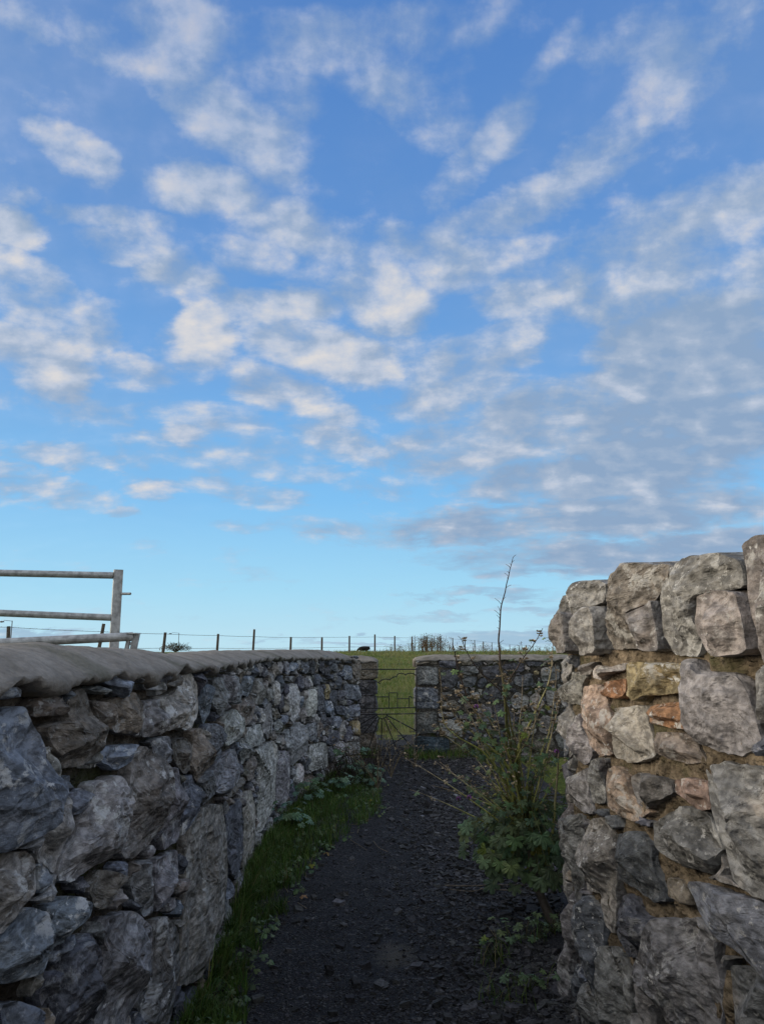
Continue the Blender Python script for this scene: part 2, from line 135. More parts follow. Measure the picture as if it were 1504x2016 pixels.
T_LEFT = [('b',[(3.156,1.441),(3.256,1.428),(3.307,1.422),(3.348,1.408),(3.346,1.394),(3.262,1.394),(3.171,1.399)]),('b',[(3.22,1.372),(3.267,1.369),(3.316,1.371),(3.378,1.368),(3.412,1.333),(3.483,1.288),(3.5,1.252),(3.496,1.215),(3.52,1.165),(3.484,1.086),(3.403,1.073),(3.318,1.08),(3.222,1.105),(3.177,1.246)]),('n',[(3.409,1.374),(3.48,1.395),(3.586,1.375),(3.6,1.334),(3.419,1.344)]),('n',[(3.603,1.379),(3.724,1.396),(3.758,1.355),(3.843,1.273),(3.853,1.216),(3.761,1.19),(3.565,1.209),(3.532,1.274),(3.494,1.312),(3.608,1.319)]),('g',[(3.745,1.39),(3.836,1.395),(3.931,1.375),(3.885,1.367),(3.768,1.376)]),('b',[(3.848,1.41),(4.003,1.431),(4.093,1.417),(4.138,1.375),(4.106,1.348),(4.017,1.348),(3.929,1.385)]),('n',[(3.785,1.358),(3.905,1.339),(3.948,1.278),(3.891,1.247),(3.823,1.3)]),('n',[(3.935,1.348),(4.159,1.362),(4.258,1.309),(4.269,1.248),(4.224,1.217),(3.968,1.255)]),('g',[(4.151,1.41),(4.275,1.393),(4.312,1.423),(4.427,1.419),(4.438,1.354),(4.281,1.359)]),('d',[(4.451,1.419),(4.565,1.415),(4.535,1.362),(4.46,1.366)]),('n',[(4.566,1.409),(4.75,1.396),(4.699,1.355),(4.537,1.356)]),('g',[(4.267,1.32),(4.481,1.319),(4.509,1.232),(4.444,1.193),(4.266,1.206)]),('w',[(4.723,1.382),(4.907,1.398),(5.058,1.338),(5.098,1.225),(4.951,1.161),(4.7,1.193),(4.515,1.198),(4.468,1.32),(4.649,1.322)]),('b',[(5.135,1.334),(5.301,1.331),(5.405,1.269),(5.35,1.196),(5.208,1.159),(5.095,1.241)]),('d',[(5.16,1.407),(5.705,1.411),(5.846,1.379),(5.248,1.379)]),('g',[(5.411,1.356),(5.721,1.345),(5.8,1.15),(5.583,1.159),(5.41,1.243)]),('g',[(5.717,1.364),(6.044,1.332),(6.041,1.191),(5.781,1.228)]),('g',[(6.126,1.35),(6.482,1.316),(6.371,1.168),(6.038,1.201)]),('b',[(6.583,1.324),(7.188,1.302),(7.206,1.224),(6.917,1.178),(6.563,1.211)]),('t',[(7.348,1.277),(7.757,1.268),(7.744,1.072),(7.335,1.101)]),('n',[(6.423,1.164),(7.115,1.179),(7.387,1.097),(7.255,1.004),(6.865,0.991),(6.439,1.108)]),('w',[(5.974,1.146),(6.328,1.144),(6.662,1.033),(6.537,0.945),(5.873,0.981),(5.782,1.086)]),('b',[(5.294,1.142),(5.481,1.142),(5.697,1.048),(5.748,0.959),(5.521,0.954),(5.316,1.032)]),('w',[(6.871,0.966),(7.672,0.933),(7.88,0.836),(7.702,0.773),(7.098,0.821),(6.885,0.906)]),('g',[(5.631,0.948),(6.03,0.933),(6.347,0.913),(6.578,0.796),(6.546,0.736),(5.935,0.725),(5.61,0.792),(5.484,0.891)]),('g',[(6.588,0.939),(6.981,0.907),(7.107,0.783),(6.732,0.763),(6.613,0.847)]),('g',[(4.355,1.184),(4.621,1.174),(4.666,1.073),(4.536,1.078),(4.408,1.134)]),('n',[(4.652,1.15),(4.89,1.137),(4.999,1.087),(5.016,0.994),(4.885,0.992),(4.694,1.069)]),('n',[(5.003,1.155),(5.211,1.142),(5.349,0.978),(5.139,0.914),(4.982,0.992),(4.999,1.087)]),('b',[(3.842,1.193),(3.911,1.219),(4.189,1.194),(4.188,1.145),(4.021,1.136),(3.952,1.162)]),('t',[(4.176,1.164),(4.314,1.17),(4.506,1.108),(4.58,0.902),(4.417,0.838),(4.215,0.835),(4.109,0.878),(4.153,0.977),(4.152,1.089)]),('w',[(3.825,1.131),(4.024,1.12),(4.104,1.052),(4.131,0.954),(4.063,0.9),(3.851,0.909),(3.71,0.906),(3.623,0.943),(3.637,0.991),(3.727,1.019),(3.745,1.061),(3.821,1.079)]),('b',[(3.652,1.133),(3.758,1.133),(3.817,1.099),(3.756,1.068),(3.692,1.076)]),('t',[(3.526,1.164),(3.608,1.159),(3.665,1.095),(3.723,1.042),(3.667,1.019),(3.616,0.988),(3.598,0.963),(3.491,1.019),(3.514,1.087)]),('g',[(4.564,1.061),(4.756,1.04),(4.847,0.948),(4.838,0.753),(4.591,0.772),(4.549,0.87)]),('b',[(4.872,0.98),(5.02,0.971),(5.239,0.794),(4.992,0.761),(4.883,0.75)]),('g',[(5.136,0.93),(5.426,0.934),(5.61,0.792),(5.237,0.802)]),('t',[(5.027,0.754),(5.242,0.778),(5.807,0.711),(6.018,0.538),(6.169,0.272),(6.025,0.088),(5.303,0.06),(4.975,0.167),(4.95,0.389),(4.992,0.588),(4.971,0.701)]),('d',[(5.96,0.626),(6.587,0.587),(6.908,0.413),(6.965,0.172),(6.619,0.119),(6.271,0.215),(6.083,0.437)]),('t',[(6.787,0.539),(7.262,0.526),(7.543,0.348),(7.55,0.078),(6.894,0.088),(6.923,0.353)]),('n',[(6.164,0.744),(6.75,0.693),(7.047,0.622),(6.188,0.66)]),('t',[(3.245,1.061),(3.325,1.04),(3.37,1.065),(3.434,1.052),(3.486,1.021),(3.499,0.949),(3.428,0.932),(3.347,0.91),(3.267,0.934)]),('b',[(3.498,1.01),(3.55,0.996),(3.591,0.944),(3.541,0.933),(3.509,0.946)]),('b',[(3.568,0.897),(3.623,0.884),(3.728,0.874),(3.882,0.81),(3.875,0.774),(3.685,0.783),(3.588,0.78),(3.581,0.851)]),('b',[(3.286,0.906),(3.351,0.891),(3.475,0.921),(3.558,0.891),(3.568,0.807),(3.57,0.77),(3.502,0.768),(3.366,0.807),(3.299,0.832)]),('n',[(3.9,0.867),(3.942,0.878),(4.077,0.823),(4.137,0.77),(4.009,0.756),(3.9,0.785),(3.847,0.853)]),('g',[(4.257,0.814),(4.427,0.782),(4.474,0.703),(4.506,0.591),(4.394,0.608),(4.279,0.689),(4.209,0.765)]),('g',[(4.499,0.757),(4.814,0.724),(4.85,0.605),(4.706,0.56),(4.531,0.577)]),('g',[(3.998,0.73),(4.243,0.678),(4.49,0.554),(4.532,0.444),(4.5,0.373),(4.336,0.37),(4.194,0.351),(3.959,0.456),(3.926,0.563),(4.016,0.63),(3.971,0.714)]),('g',[(4.511,0.559),(4.716,0.506),(4.904,0.391),(4.944,0.254),(4.86,0.161),(4.791,0.094),(4.483,0.23),(4.337,0.364),(4.525,0.357)]),('d',[(3.75,0.747),(3.882,0.732),(3.982,0.652),(4.005,0.604),(3.927,0.558),(3.929,0.469),(3.642,0.596),(3.687,0.647),(3.693,0.742)]),('b',[(3.374,0.761),(3.444,0.743),(3.525,0.69),(3.574,0.634),(3.576,0.567),(3.396,0.634)]),('d',[(3.595,0.741),(3.662,0.723),(3.657,0.692),(3.577,0.672),(3.56,0.71)]),('n',[(4.778,0.612),(4.962,0.575),(4.91,0.519),(4.786,0.563)]),('b',[(9.066,1.384),(9.349,1.34),(9.172,1.268),(8.98,1.301)]),('b',[(9.55,1.376),(9.869,1.366),(9.899,1.266),(9.764,1.234),(9.558,1.266)]),('d',[(9.937,1.381),(10.103,1.368),(10.134,1.26),(10.043,1.209),(9.901,1.245)]),('t',[(10.173,1.388),(10.319,1.375),(10.327,1.254),(10.182,1.247)]),('d',[(10.392,1.385),(10.592,1.371),(10.602,1.201),(10.375,1.264)]),('g',[(10.589,1.417),(10.767,1.415),(10.77,1.357),(10.617,1.371)]),('d',[(11.069,1.317),(11.236,1.302),(11.286,1.228),(11.073,1.222),(10.95,1.26)]),('n',[(11.297,1.3),(11.524,1.29),(11.501,1.222),(11.319,1.221)]),('b',[(11.575,1.282),(12.035,1.259),(12.04,1.089),(11.555,1.108)]),('n',[(12.096,1.35),(12.603,1.329),(12.603,1.067),(12.269,1.067),(12.069,1.18)]),('d',[(11.448,1.359),(12.032,1.338),(12.002,1.299),(11.548,1.32)]),('d',[(10.648,1.268),(10.9,1.273),(10.903,1.197),(10.678,1.188)]),('W',[(8.903,1.129),(9.135,1.165),(9.366,1.145),(9.509,1.05),(9.522,0.882),(9.262,0.789),(9.074,0.843),(8.968,0.971)]),('W',[(9.868,1.06),(10.147,1.067),(10.275,0.931),(10.214,0.765),(9.75,0.814),(9.784,0.963)]),('d',[(10.279,1.082),(10.534,1.081),(10.641,0.952),(10.625,0.797),(10.33,0.819)]),('y',[(10.658,1.086),(10.884,1.082),(10.893,0.914),(10.693,0.915)]),('d',[(10.136,1.227),(10.378,1.209),(10.434,1.096),(10.144,1.099)]),('d',[(10.478,1.183),(10.756,1.139),(10.682,1.102),(10.457,1.129)]),('d',[(10.778,1.196),(11.122,1.184),(11.077,1.127),(10.806,1.137)]),('d',[(11.217,1.181),(11.48,1.123),(11.436,1.002),(11.153,1.016)]),('d',[(10.883,1.111),(11.126,1.077),(11.105,1.019),(10.912,1.028)]),('b',[(11.66,1.054),(12.544,0.988),(12.583,0.822),(12.21,0.806),(11.666,0.878)]),('d',[(10.937,1.016),(11.271,0.986),(11.278,0.818),(11.138,0.804),(10.918,0.889)]),('d',[(11.318,0.996),(11.611,0.969),(11.615,0.857),(11.323,0.857)]),('d',[(11.722,0.85),(11.955,0.835),(12.019,0.78),(11.724,0.781)]),('b',[(11.898,0.763),(12.55,0.743),(12.589,0.578),(11.963,0.618),(11.783,0.708)]),('d',[(11.184,0.813),(11.67,0.779),(11.674,0.667),(11.282,0.71)]),('b',[(10.693,0.904),(10.943,0.888),(11.14,0.745),(11.049,0.671),(10.7,0.791)]),('d',[(10.503,0.773),(10.751,0.753),(10.734,0.609),(10.512,0.608)]),('d',[(10.779,0.706),(11.0,0.698),(11.003,0.629),(10.784,0.615)]),('b',[(11.143,0.686),(11.377,0.679),(11.522,0.618),(11.335,0.539),(11.1,0.585)]),('y',[(12.089,0.556),(12.556,0.514),(12.596,0.309),(12.223,0.375),(12.059,0.494)]),('d',[(11.679,0.518),(12.028,0.497),(11.971,0.351),(11.685,0.333)]),('d',[(10.86,0.574),(11.383,0.498),(11.388,0.355),(10.869,0.392)]),('w',[(11.201,0.4),(11.632,0.351),(11.665,0.165),(11.21,0.166)]),('w',[(11.686,0.321),(12.563,0.246),(12.603,0.082),(11.745,0.166)]),('g',[(9.938,0.716),(10.265,0.707),(10.323,0.542),(10.043,0.521),(9.922,0.616)]),('n',[(10.312,0.714),(10.482,0.709),(10.47,0.504),(10.324,0.531)]),('g',[(9.127,0.774),(9.442,0.782),(9.871,0.702),(9.912,0.445),(9.164,0.393),(9.099,0.593)]),('w',[(9.976,0.498),(10.719,0.443),(10.848,0.327),(10.833,0.151),(9.972,0.235)]),('g',[(9.63,1.213),(9.859,1.184),(9.867,1.071),(9.639,1.092)]),('g',[(8.795,1.243),(9.221,1.228),(9.226,1.18),(8.801,1.198)]),('w',[(7.363,0.773),(8.321,0.73),(8.54,0.665),(8.469,0.385),(8.46,0.179),(7.901,0.11),(7.658,0.153),(7.564,0.419),(7.561,0.645)]),('g',[(8.556,0.529),(8.765,0.596),(9.1,0.54),(9.135,0.191),(8.964,0.11),(8.493,0.186)]),('g',[(7.826,1.016),(8.205,1.064),(8.304,0.861),(8.099,0.768),(7.815,0.848)]),('g',[(8.338,0.871),(8.585,0.889),(8.739,0.82),(8.673,0.758),(8.384,0.788)]),('b',[(8.618,0.914),(8.954,0.893),(9.034,0.835),(8.814,0.813),(8.625,0.858)]),('n',[(6.945,0.754),(7.37,0.739),(7.448,0.572),(7.06,0.613)])]
T_QUOIN = [('g',[(0.026,1.243),(0.326,1.227),(0.322,0.981),(0.024,0.989)]),('b',[(0.0,0.951),(0.322,0.935),(0.326,0.66),(0.0,0.661)]),('G',[(0.013,0.6),(0.294,0.615),(0.299,0.328),(0.003,0.314)]),('s',[(0.0,0.284),(0.461,0.253),(0.465,-0.008),(0.0,-0.029)])]
T_FAR = [('n',[(0.026,1.289),(0.161,1.328),(0.319,1.32),(0.31,1.273),(0.034,1.258)]),('d',[(0.335,1.32),(0.572,1.328),(0.578,1.211),(0.349,1.227)]),('d',[(0.364,1.181),(0.538,1.196),(0.615,1.088),(0.566,0.965),(0.455,0.919),(0.362,0.981)]),('g',[(0.642,1.235),(0.887,1.242),(0.9,1.15),(0.758,1.119),(0.648,1.15)]),('d',[(0.63,1.026),(0.758,1.103),(0.883,1.088),(0.834,0.965),(0.723,0.95)]),('d',[(0.898,1.042),(0.978,1.096),(1.024,1.026),(0.943,0.934),(0.881,0.965)]),('d',[(0.95,1.227),(1.187,1.258),(1.182,1.072),(1.072,1.057),(0.963,1.134)]),('d',[(1.202,1.242),(1.536,1.32),(1.546,1.165),(1.326,1.165)]),('d',[(0.958,0.888),(1.133,0.98),(1.21,0.934),(1.205,0.766),(1.032,0.736),(0.956,0.812)]),('d',[(1.403,1.088),(1.656,1.15),(1.681,0.98),(1.508,0.95),(1.4,0.996)]),('g',[(1.228,1.042),(1.34,1.103),(1.354,1.026),(1.259,1.011)]),('y',[(1.68,1.165),(1.72,1.188),(1.758,1.165),(1.749,1.127),(1.694,1.127)]),('d',[(1.567,1.304),(1.818,1.304),(1.784,1.242),(1.612,1.242)]),('g',[(1.783,1.212),(2.05,1.258),(2.043,1.058),(1.792,1.027)]),('W',[(1.347,0.797),(1.444,0.888),(1.598,0.812),(1.577,0.66),(1.374,0.66)]),('w',[(1.613,0.812),(1.725,0.889),(1.828,0.721),(1.669,0.599),(1.609,0.69)]),('g',[(0.345,0.874),(0.518,0.889),(0.501,0.812),(0.344,0.828)]),('d',[(0.549,0.889),(0.691,0.919),(0.705,0.797),(0.564,0.812)]),('g',[(0.785,0.873),(0.895,0.888),(0.909,0.797),(0.799,0.797)]),('n',[(0.359,0.736),(0.547,0.774),(0.648,0.69),(0.592,0.63),(0.389,0.645)]),('n',[(0.688,0.736),(0.814,0.751),(0.827,0.66),(0.717,0.645)]),('w',[(0.318,0.615),(0.529,0.599),(0.543,0.539),(0.34,0.539)]),('w',[(0.339,0.464),(0.496,0.509),(0.682,0.448),(0.648,0.282),(0.539,0.253),(0.353,0.313)]),('g',[(0.607,0.584),(0.748,0.584),(0.746,0.508),(0.621,0.523)]),('d',[(1.094,0.69),(1.236,0.72),(1.448,0.508),(1.367,0.417),(1.104,0.447)]),('d',[(0.697,0.388),(0.869,0.402),(0.944,0.297),(0.803,0.222),(0.695,0.267)]),('d',[(1.006,0.282),(1.102,0.387),(1.241,0.357),(1.206,0.207),(1.035,0.207)]),('n',[(0.651,1.335),(0.81,1.335),(0.808,1.258),(0.666,1.258)]),('d',[(0.825,1.335),(0.952,1.351),(0.95,1.258),(0.855,1.242)]),('w',[(0.967,1.32),(1.141,1.32),(1.061,1.265)]),('g',[(1.528,0.584),(1.669,0.614),(1.649,0.478),(1.54,0.478)]),('g',[(1.835,0.904),(2.037,0.905),(2.026,0.646),(1.858,0.691)])]
GATE = {'bar': [[(-0.325,11.12,1.2),(0.482,11.12,1.2)],[(-0.322,11.12,0.662),(0.478,11.12,0.676)],[(-0.322,11.12,0.583),(0.477,11.12,0.593)]],'arc': [[(-0.317,11.12,0.967),(-0.281,11.12,0.97),(-0.252,11.12,0.96),(-0.234,11.12,0.935),(-0.222,11.12,0.887)],[(-0.227,11.12,0.908),(-0.21,11.12,0.956),(-0.16,11.12,1.009),(-0.11,11.12,1.027),(-0.068,11.12,1.027),(-0.025,11.12,1.002)],[(-0.046,11.12,1.016),(-0.018,11.12,1.044),(0.025,11.12,1.062),(0.068,11.12,1.065),(0.122,11.12,1.052)],[(0.11,11.12,1.061),(0.16,11.12,1.091),(0.202,11.12,1.1)],[(0.202,11.12,1.091),(0.213,11.12,1.123),(0.246,11.12,1.143),(0.296,11.12,1.142),(0.339,11.12,1.119)],[(0.332,11.12,1.128),(0.367,11.12,1.142),(0.41,11.12,1.146),(0.446,11.12,1.137),(0.477,11.12,1.116)]],'sky': [[(-0.23,11.12,0.67),(-0.231,11.12,0.877),(-0.103,11.12,0.877),(-0.103,11.12,0.67)],[(-0.103,11.12,0.822),(0.096,11.12,0.822)],[(0.096,11.12,0.67),(0.096,11.12,0.877),(0.217,11.12,0.877),(0.216,11.12,0.673)],[(0.216,11.12,0.797),(0.377,11.12,0.797),(0.376,11.12,0.676)],[(0.377,11.12,0.797),(0.377,11.12,0.827),(0.408,11.12,0.827),(0.408,11.12,0.808),(0.465,11.12,0.808)]],'sun': [(-0.071,11.12,0.588),(-0.066,11.12,0.563),(-0.046,11.12,0.542),(-0.018,11.12,0.53),(0.013,11.12,0.53),(0.042,11.12,0.541),(0.064,11.12,0.563),(0.073,11.12,0.588)],'ray': [[(-0.069,11.12,0.577),(-0.307,11.12,0.447)],[(-0.06,11.12,0.556),(-0.243,11.12,0.337)],[(-0.037,11.12,0.538),(-0.207,11.12,0.06)],[(-0.004,11.12,0.53),(-0.006,11.12,0.235)],[(0.032,11.12,0.535),(0.228,11.12,0.053)],[(0.057,11.12,0.552),(0.397,11.12,0.161)],[(0.071,11.12,0.571),(0.473,11.12,0.365)]],'brace': [(-0.081,11.12,0.06),(0.341,11.12,0.303)],'stile': [(0.485,11.12,1.221),(0.476,11.12,0.006)],'stile2': [(-0.321,11.12,1.221),(-0.314,11.12,0.006)],'foot': [(-0.315,11.12,0.033),(0.476,11.12,0.033)]}
POSTS = [(-9.539,20,2.04,-3),(-7.824,22,2.165,8),(-7.187,26,2.001,4),(-6.266,30,2.021,2),(-5.46,33.5,2.275,2),(-4.351,37.5,2.007,1),(-3.212,42,2.041,0),(-1.95,47,2.196,0),(-0.472,52,2.37,0),(0.924,57,2.344,0),(2.41,63,2.392,0),(3.937,69,2.521,0),(5.592,75,2.61,0),(7.387,82,2.504,0),(9.4,89,2.476,0),(11.319,96,2.43,0),(13.274,103,2.3,0),(15.384,110,2.214,1),(17.795,118,2.04,0),(20.467,126,1.996,0),(23.325,134,1.942,0),(26.096,142,1.968,0),(28.822,150,1.804,0),(31.684,158,1.719,0),(34.788,166,1.624,0),(37.811,174,1.519,0)]
WIRES = [(2.016,1.513),(1.941,1.493),(1.948,1.486),(1.959,1.484),(1.968,1.482),(1.985,1.486),(2.052,1.511),(2.127,1.54),(2.203,1.572),(2.236,1.57),(2.279,1.569),(2.322,1.568),(2.361,1.566),(2.411,1.564),(2.39,1.526),(2.344,1.473),(2.293,1.419),(2.228,1.357),(2.153,1.286),(2.052,1.203),(1.934,1.111),(1.824,1.024),(1.718,0.938),(1.598,0.846),(1.455,0.743),(1.32,0.644)]
FARM = {'post': [(-1.841,5.4,2.036),(-1.825,5.4,1.477)],'pin': [(-1.803,5.38,1.868),(-1.733,5.36,1.867)],'r1': [(-1.874,5.4,1.997),(-2.596,5.25,2.0)],'r2': [(-1.87,5.4,1.705),(-2.573,5.25,1.73)]}
LOW = {'tube': [(-1.398,4.4,1.562),(-2.02,4.15,1.524)],'plate': [(-1.42,4.4,1.581),(-1.367,4.4,1.576)],'legr': [(-1.377,4.4,1.575),(-1.394,4.4,1.466)],'legl': [(-1.42,4.4,1.543),(-1.432,4.4,1.468)],'arch': [(-1.422,4.4,1.498),(-1.42,4.4,1.517),(-1.41,4.4,1.523),(-1.401,4.4,1.516),(-1.401,4.4,1.498)],'nub': [(-1.383,4.4,1.52),(-1.368,4.4,1.52)]}
STEMS = [([(0.944,4.5,-0.023),(0.901,4.524,0.084),(0.86,4.548,0.194),(0.833,4.572,0.319),(0.829,4.596,0.42),(0.824,4.62,0.55)],(0.03,0.021,0.016)),([(0.822,4.62,0.509),(0.753,4.62,0.883),(0.718,4.62,1.109),(0.706,4.62,1.311),(0.692,4.62,1.456),(0.69,4.62,1.604),(0.712,4.62,1.753),(0.753,4.62,1.919),(0.786,4.62,2.032)],(0.011,0.006,0.0018)),([(0.816,4.62,0.578),(0.676,4.586,0.915),(0.601,4.552,1.031),(0.5,4.518,1.202),(0.441,4.483,1.344),(0.411,4.449,1.458),(0.397,4.415,1.52)],(0.009,0.005,0.002)),([(0.802,4.62,0.605),(0.76,4.57,0.917),(0.715,4.521,1.145),(0.667,4.471,1.261),(0.571,4.421,1.344),(0.48,4.372,1.459),(0.434,4.322,1.545)],(0.008,0.004,0.0015)),([(0.723,4.62,0.855),(0.712,4.601,1.196),(0.729,4.583,1.298),(0.788,4.564,1.399),(0.877,4.546,1.515),(0.923,4.527,1.611)],(0.006,0.004,0.0015)),([(0.788,4.62,0.605),(0.6,4.568,0.89),(0.424,4.515,1.007),(0.347,4.463,1.095),(0.328,4.411,1.25),(0.317,4.358,1.382)],(0.008,0.003,0.0015)),([(0.807,4.62,0.578),(0.709,4.539,0.838),(0.546,4.458,0.999),(0.421,4.377,1.108),(0.33,4.297,1.249)],(0.009,0.005,0.002)),([(0.796,4.62,0.578),(0.66,4.598,0.802),(0.515,4.576,0.902),(0.384,4.553,0.989),(0.314,4.531,1.041)],(0.008,0.004,0.0015)),([(0.815,4.62,0.55),(0.726,4.688,0.592),(0.59,4.756,0.649),(0.449,4.824,0.739),(0.349,4.893,0.816)],(0.008,0.004,0.0015)),([(0.802,4.62,0.578),(0.788,4.652,0.907),(0.857,4.683,1.046),(0.934,4.715,1.174),(1.003,4.747,1.314),(1.038,4.779,1.497),(1.042,4.81,1.584)],(0.01,0.005,0.0015)),([(0.829,4.62,0.55),(0.853,4.653,0.626),(0.911,4.686,0.845),(0.983,4.719,1.013),(1.034,4.752,1.216),(1.055,4.786,1.403)],(0.009,0.005,0.002)),([(0.829,4.62,0.523),(0.835,4.566,0.588),(0.873,4.513,0.761),(0.942,4.459,1.013),(0.973,4.405,1.182)],(0.009,0.005,0.002)),([(0.807,4.62,0.578),(0.805,4.621,0.687),(0.79,4.623,0.939),(0.805,4.624,1.137),(0.827,4.626,1.339)],(0.008,0.004,0.002)),([(0.762,4.62,0.688),(0.757,4.561,0.863),(0.823,4.502,1.008),(0.903,4.444,1.207)],(0.006,0.004,0.002)),([(0.802,4.62,0.578),(0.74,4.558,0.808),(0.664,4.495,1.009),(0.56,4.433,1.152),(0.512,4.371,1.239)],(0.008,0.004,0.002)),([(0.802,4.62,0.578),(0.708,4.546,0.755),(0.591,4.472,1.039),(0.5,4.398,1.169),(0.437,4.324,1.236)],(0.007,0.004,0.002)),([(0.873,4.62,0.147),(0.94,4.547,0.458),(0.962,4.473,0.713),(0.968,4.4,0.939)],(0.01,0.007,0.003)),([(0.837,4.62,0.333),(0.788,4.713,0.559),(0.688,4.806,0.684),(0.58,4.899,0.756)],(0.008,0.006,0.003)),([(0.829,4.62,0.55),(0.941,4.69,0.845),(1.03,4.76,1.068),(1.097,4.83,1.272)],(0.007,0.004,0.002))]
FLOWERS = [(0.508,4.3,1.192),(0.933,4.3,0.957),(0.404,4.3,0.716),(0.466,4.35,0.714)]
SEEDLINGS = [((-0.751,6.718,0),0.16,13),((-0.706,7.743,0),0.19,15),((-0.833,8.117,0),0.1,6),((-0.363,9.326,0),0.22,18),((-0.132,8.77,0),0.15,11),((-0.44,8.36,0),0.14,9)]
TWIGS = [[(0.397,5.205,0.02),(0.547,5.142,0.035),(0.699,5.104,0.04),(0.876,5.098,0.03)],[(0.608,5.132,0.02),(0.72,5.037,0.03),(0.846,4.998,0.03)],[(-0.068,6.42,0.01),(-0.023,6.174,0.02),(0.045,6.097,0.01)],[(0.425,5.167,0.01),(0.554,5.072,0.02),(0.652,5.108,0.03)],[(-0.247,6.42,0.01),(-0.114,6.135,0.015)],[(-0.499,4.913,0.01),(-0.436,4.816,0.012)]]
EDGE = [(-0.45,2.5),(-0.576,3.609),(-0.658,4.381),(-0.564,4.625),(-0.534,5.297),(-0.441,6.037),(-0.31,6.479),(-0.064,7.36),(0.01,7.938),(-0.039,8.832),(-0.131,9.504)]
LAMPS = [((-89.866,190,7.974),(-91.957,188,7.664)),((-77.666,300,7.094),(-80.458,296,6.734))]
COW = (-3.024,130,0.77)
BUSH = (-15.737,60,1.125)
RWEEDS = [((0.635,4.222,0),0.16),((0.544,4.032,0),0.14),((0.64,3.702,0),0.14),((0.802,4.29,0),0.16),((0.514,3.604,0),0.15),((0.895,4.36,0),0.12),((0.746,5.806,0),0.1),((0.785,6.718,0),0.1)]
PATCH = (0.065,4.157)
DEAD = [(-0.054,8.648,0),(0.107,9.432,0),(0.405,10.206,0)]
# ---------------------------------------------------------------- materials
def mat(name, rough=.85, spec=.3):
    m = bpy.data.materials.new(name); m.use_nodes = True; t = NT(m.node_tree)
    bs = t.n('ShaderNodeBsdfPrincipled'); bs.inputs['Roughness'].default_value = rough; bs.inputs['Specular IOR Level'].default_value = spec
    t.n('ShaderNodeOutputMaterial', i={0: bs.outputs[0]})
    return m, t, bs
def bump(t, bs, h, strength, dist, prev=None):
    b = t.n('ShaderNodeBump', i={'Strength': strength, 'Distance': dist, 'Height': h})
    if prev is not None: t.t.links.new(prev, b.inputs['Normal'])
    if bs is not None: t.t.links.new(b.outputs[0], bs.inputs['Normal'])
    return b.outputs[0]
def put(t, bs, col, name='Base Color'): t.t.links.new(col, bs.inputs[name])
def obco(t): return t.n('ShaderNodeNewGeometry').outputs['Position']

def stone_mat(name, gain=1., fleck=.5):
    m, t, bs = mat(name, .82, .35)
    P = t.v('MULTIPLY', obco(t), (1, .5, 1))   # bedding runs level, so the grain is drawn out along the wall
    tone = t.n('ShaderNodeVertexColor', layer_name='tone').outputs[0]
    big = t.noise(P, 6, 5, .6)
    fine = t.noise(P, 42, 4, .62)
    c = t.mix(t.mr(big, .35, .68), t.scale(tone, .66), t.scale(tone, 1.22))
    c = t.mix(t.mr(fine, .35, .68), t.scale(c, .55), t.scale(c, 1.4))
    # brown iron staining in patches
    st = t.mr(t.noise(t.v('ADD', P, (7, 3, 1)), 4.5, 5, .6), .57, .74, 0, .4 if gain < 1 else .2)
    c = t.mix(st, c, t.v('MULTIPLY', c, (1.35, .98, .62)))
    # pale lichen, calcite flecks and veins
    fl = t.noise(t.v('ADD', t.v('MULTIPLY', P, (1, 1, .72)), (1, 9, 4)), 15, 6, .70)
    where = t.mr(t.noise(P, 5.5, 4, .6), .44, .60, .08, 1.)
    amt = t.n('ShaderNodeVertexColor', layer_name='tone').outputs['Alpha']
    f = t.m('MULTIPLY', t.m('MULTIPLY', t.mr(fl, .53, .59), where), t.m('MULTIPLY', amt, fleck), clamp=True)
    c = t.mix(f, c, (.52, .52, .50))
    sp_ = t.m('MULTIPLY', t.mr(t.noise(t.v('ADD', P, (2, 6, 3)), 52, 4, .6), .60, .66), t.m('MULTIPLY', t.m('ADD', where, .25), amt), clamp=True)
    c = t.mix(sp_, c, (.60, .60, .58))
    vein = t.m('ABSOLUTE', t.m('SUBTRACT', t.noise(t.v('ADD', P, (5, 2, 8)), 7, 6, .55, dist=.4), .5))
    vv = t.m('MULTIPLY', t.m('MULTIPLY', t.mr(vein, .006, .0), t.mr(t.noise(P, 3, 2), .52, .62)), .55)
    c = t.mix(vv, c, (.42, .42, .42))
    dk = t.mr(t.noise(t.v('ADD', P, (3, 3, 8)), 22, 6, .7), .36, .27, 0, .55)
    c = t.mix(dk, c, t.scale(c, .35))
    c = t.v('MULTIPLY', c, (gain, gain, gain) if gain < 1 else (gain * .95, gain * .985, gain * 1.05))
    put(t, bs, c)
    h1 = t.noise(P, 20, 5, .58)
    nb = bump(t, None, h1, .85, .022)
    h2 = t.m('ADD', t.noise(P, 70, 2, .5), t.m('MULTIPLY', fl, .8))
    nb = bump(t, None, h2, .5, .006, nb)
    ck = t.n('ShaderNodeTexVoronoi', feature='F1', i={'Vector': t.v('MULTIPLY', t.v('ADD', P, t.scale(t.noise(P, 9, 3, out='Color'), .12)), (1, 1, 1.7)), 'Scale': 15})
    bump(t, bs, ck.outputs[0], .7, .02, nb)
    return m
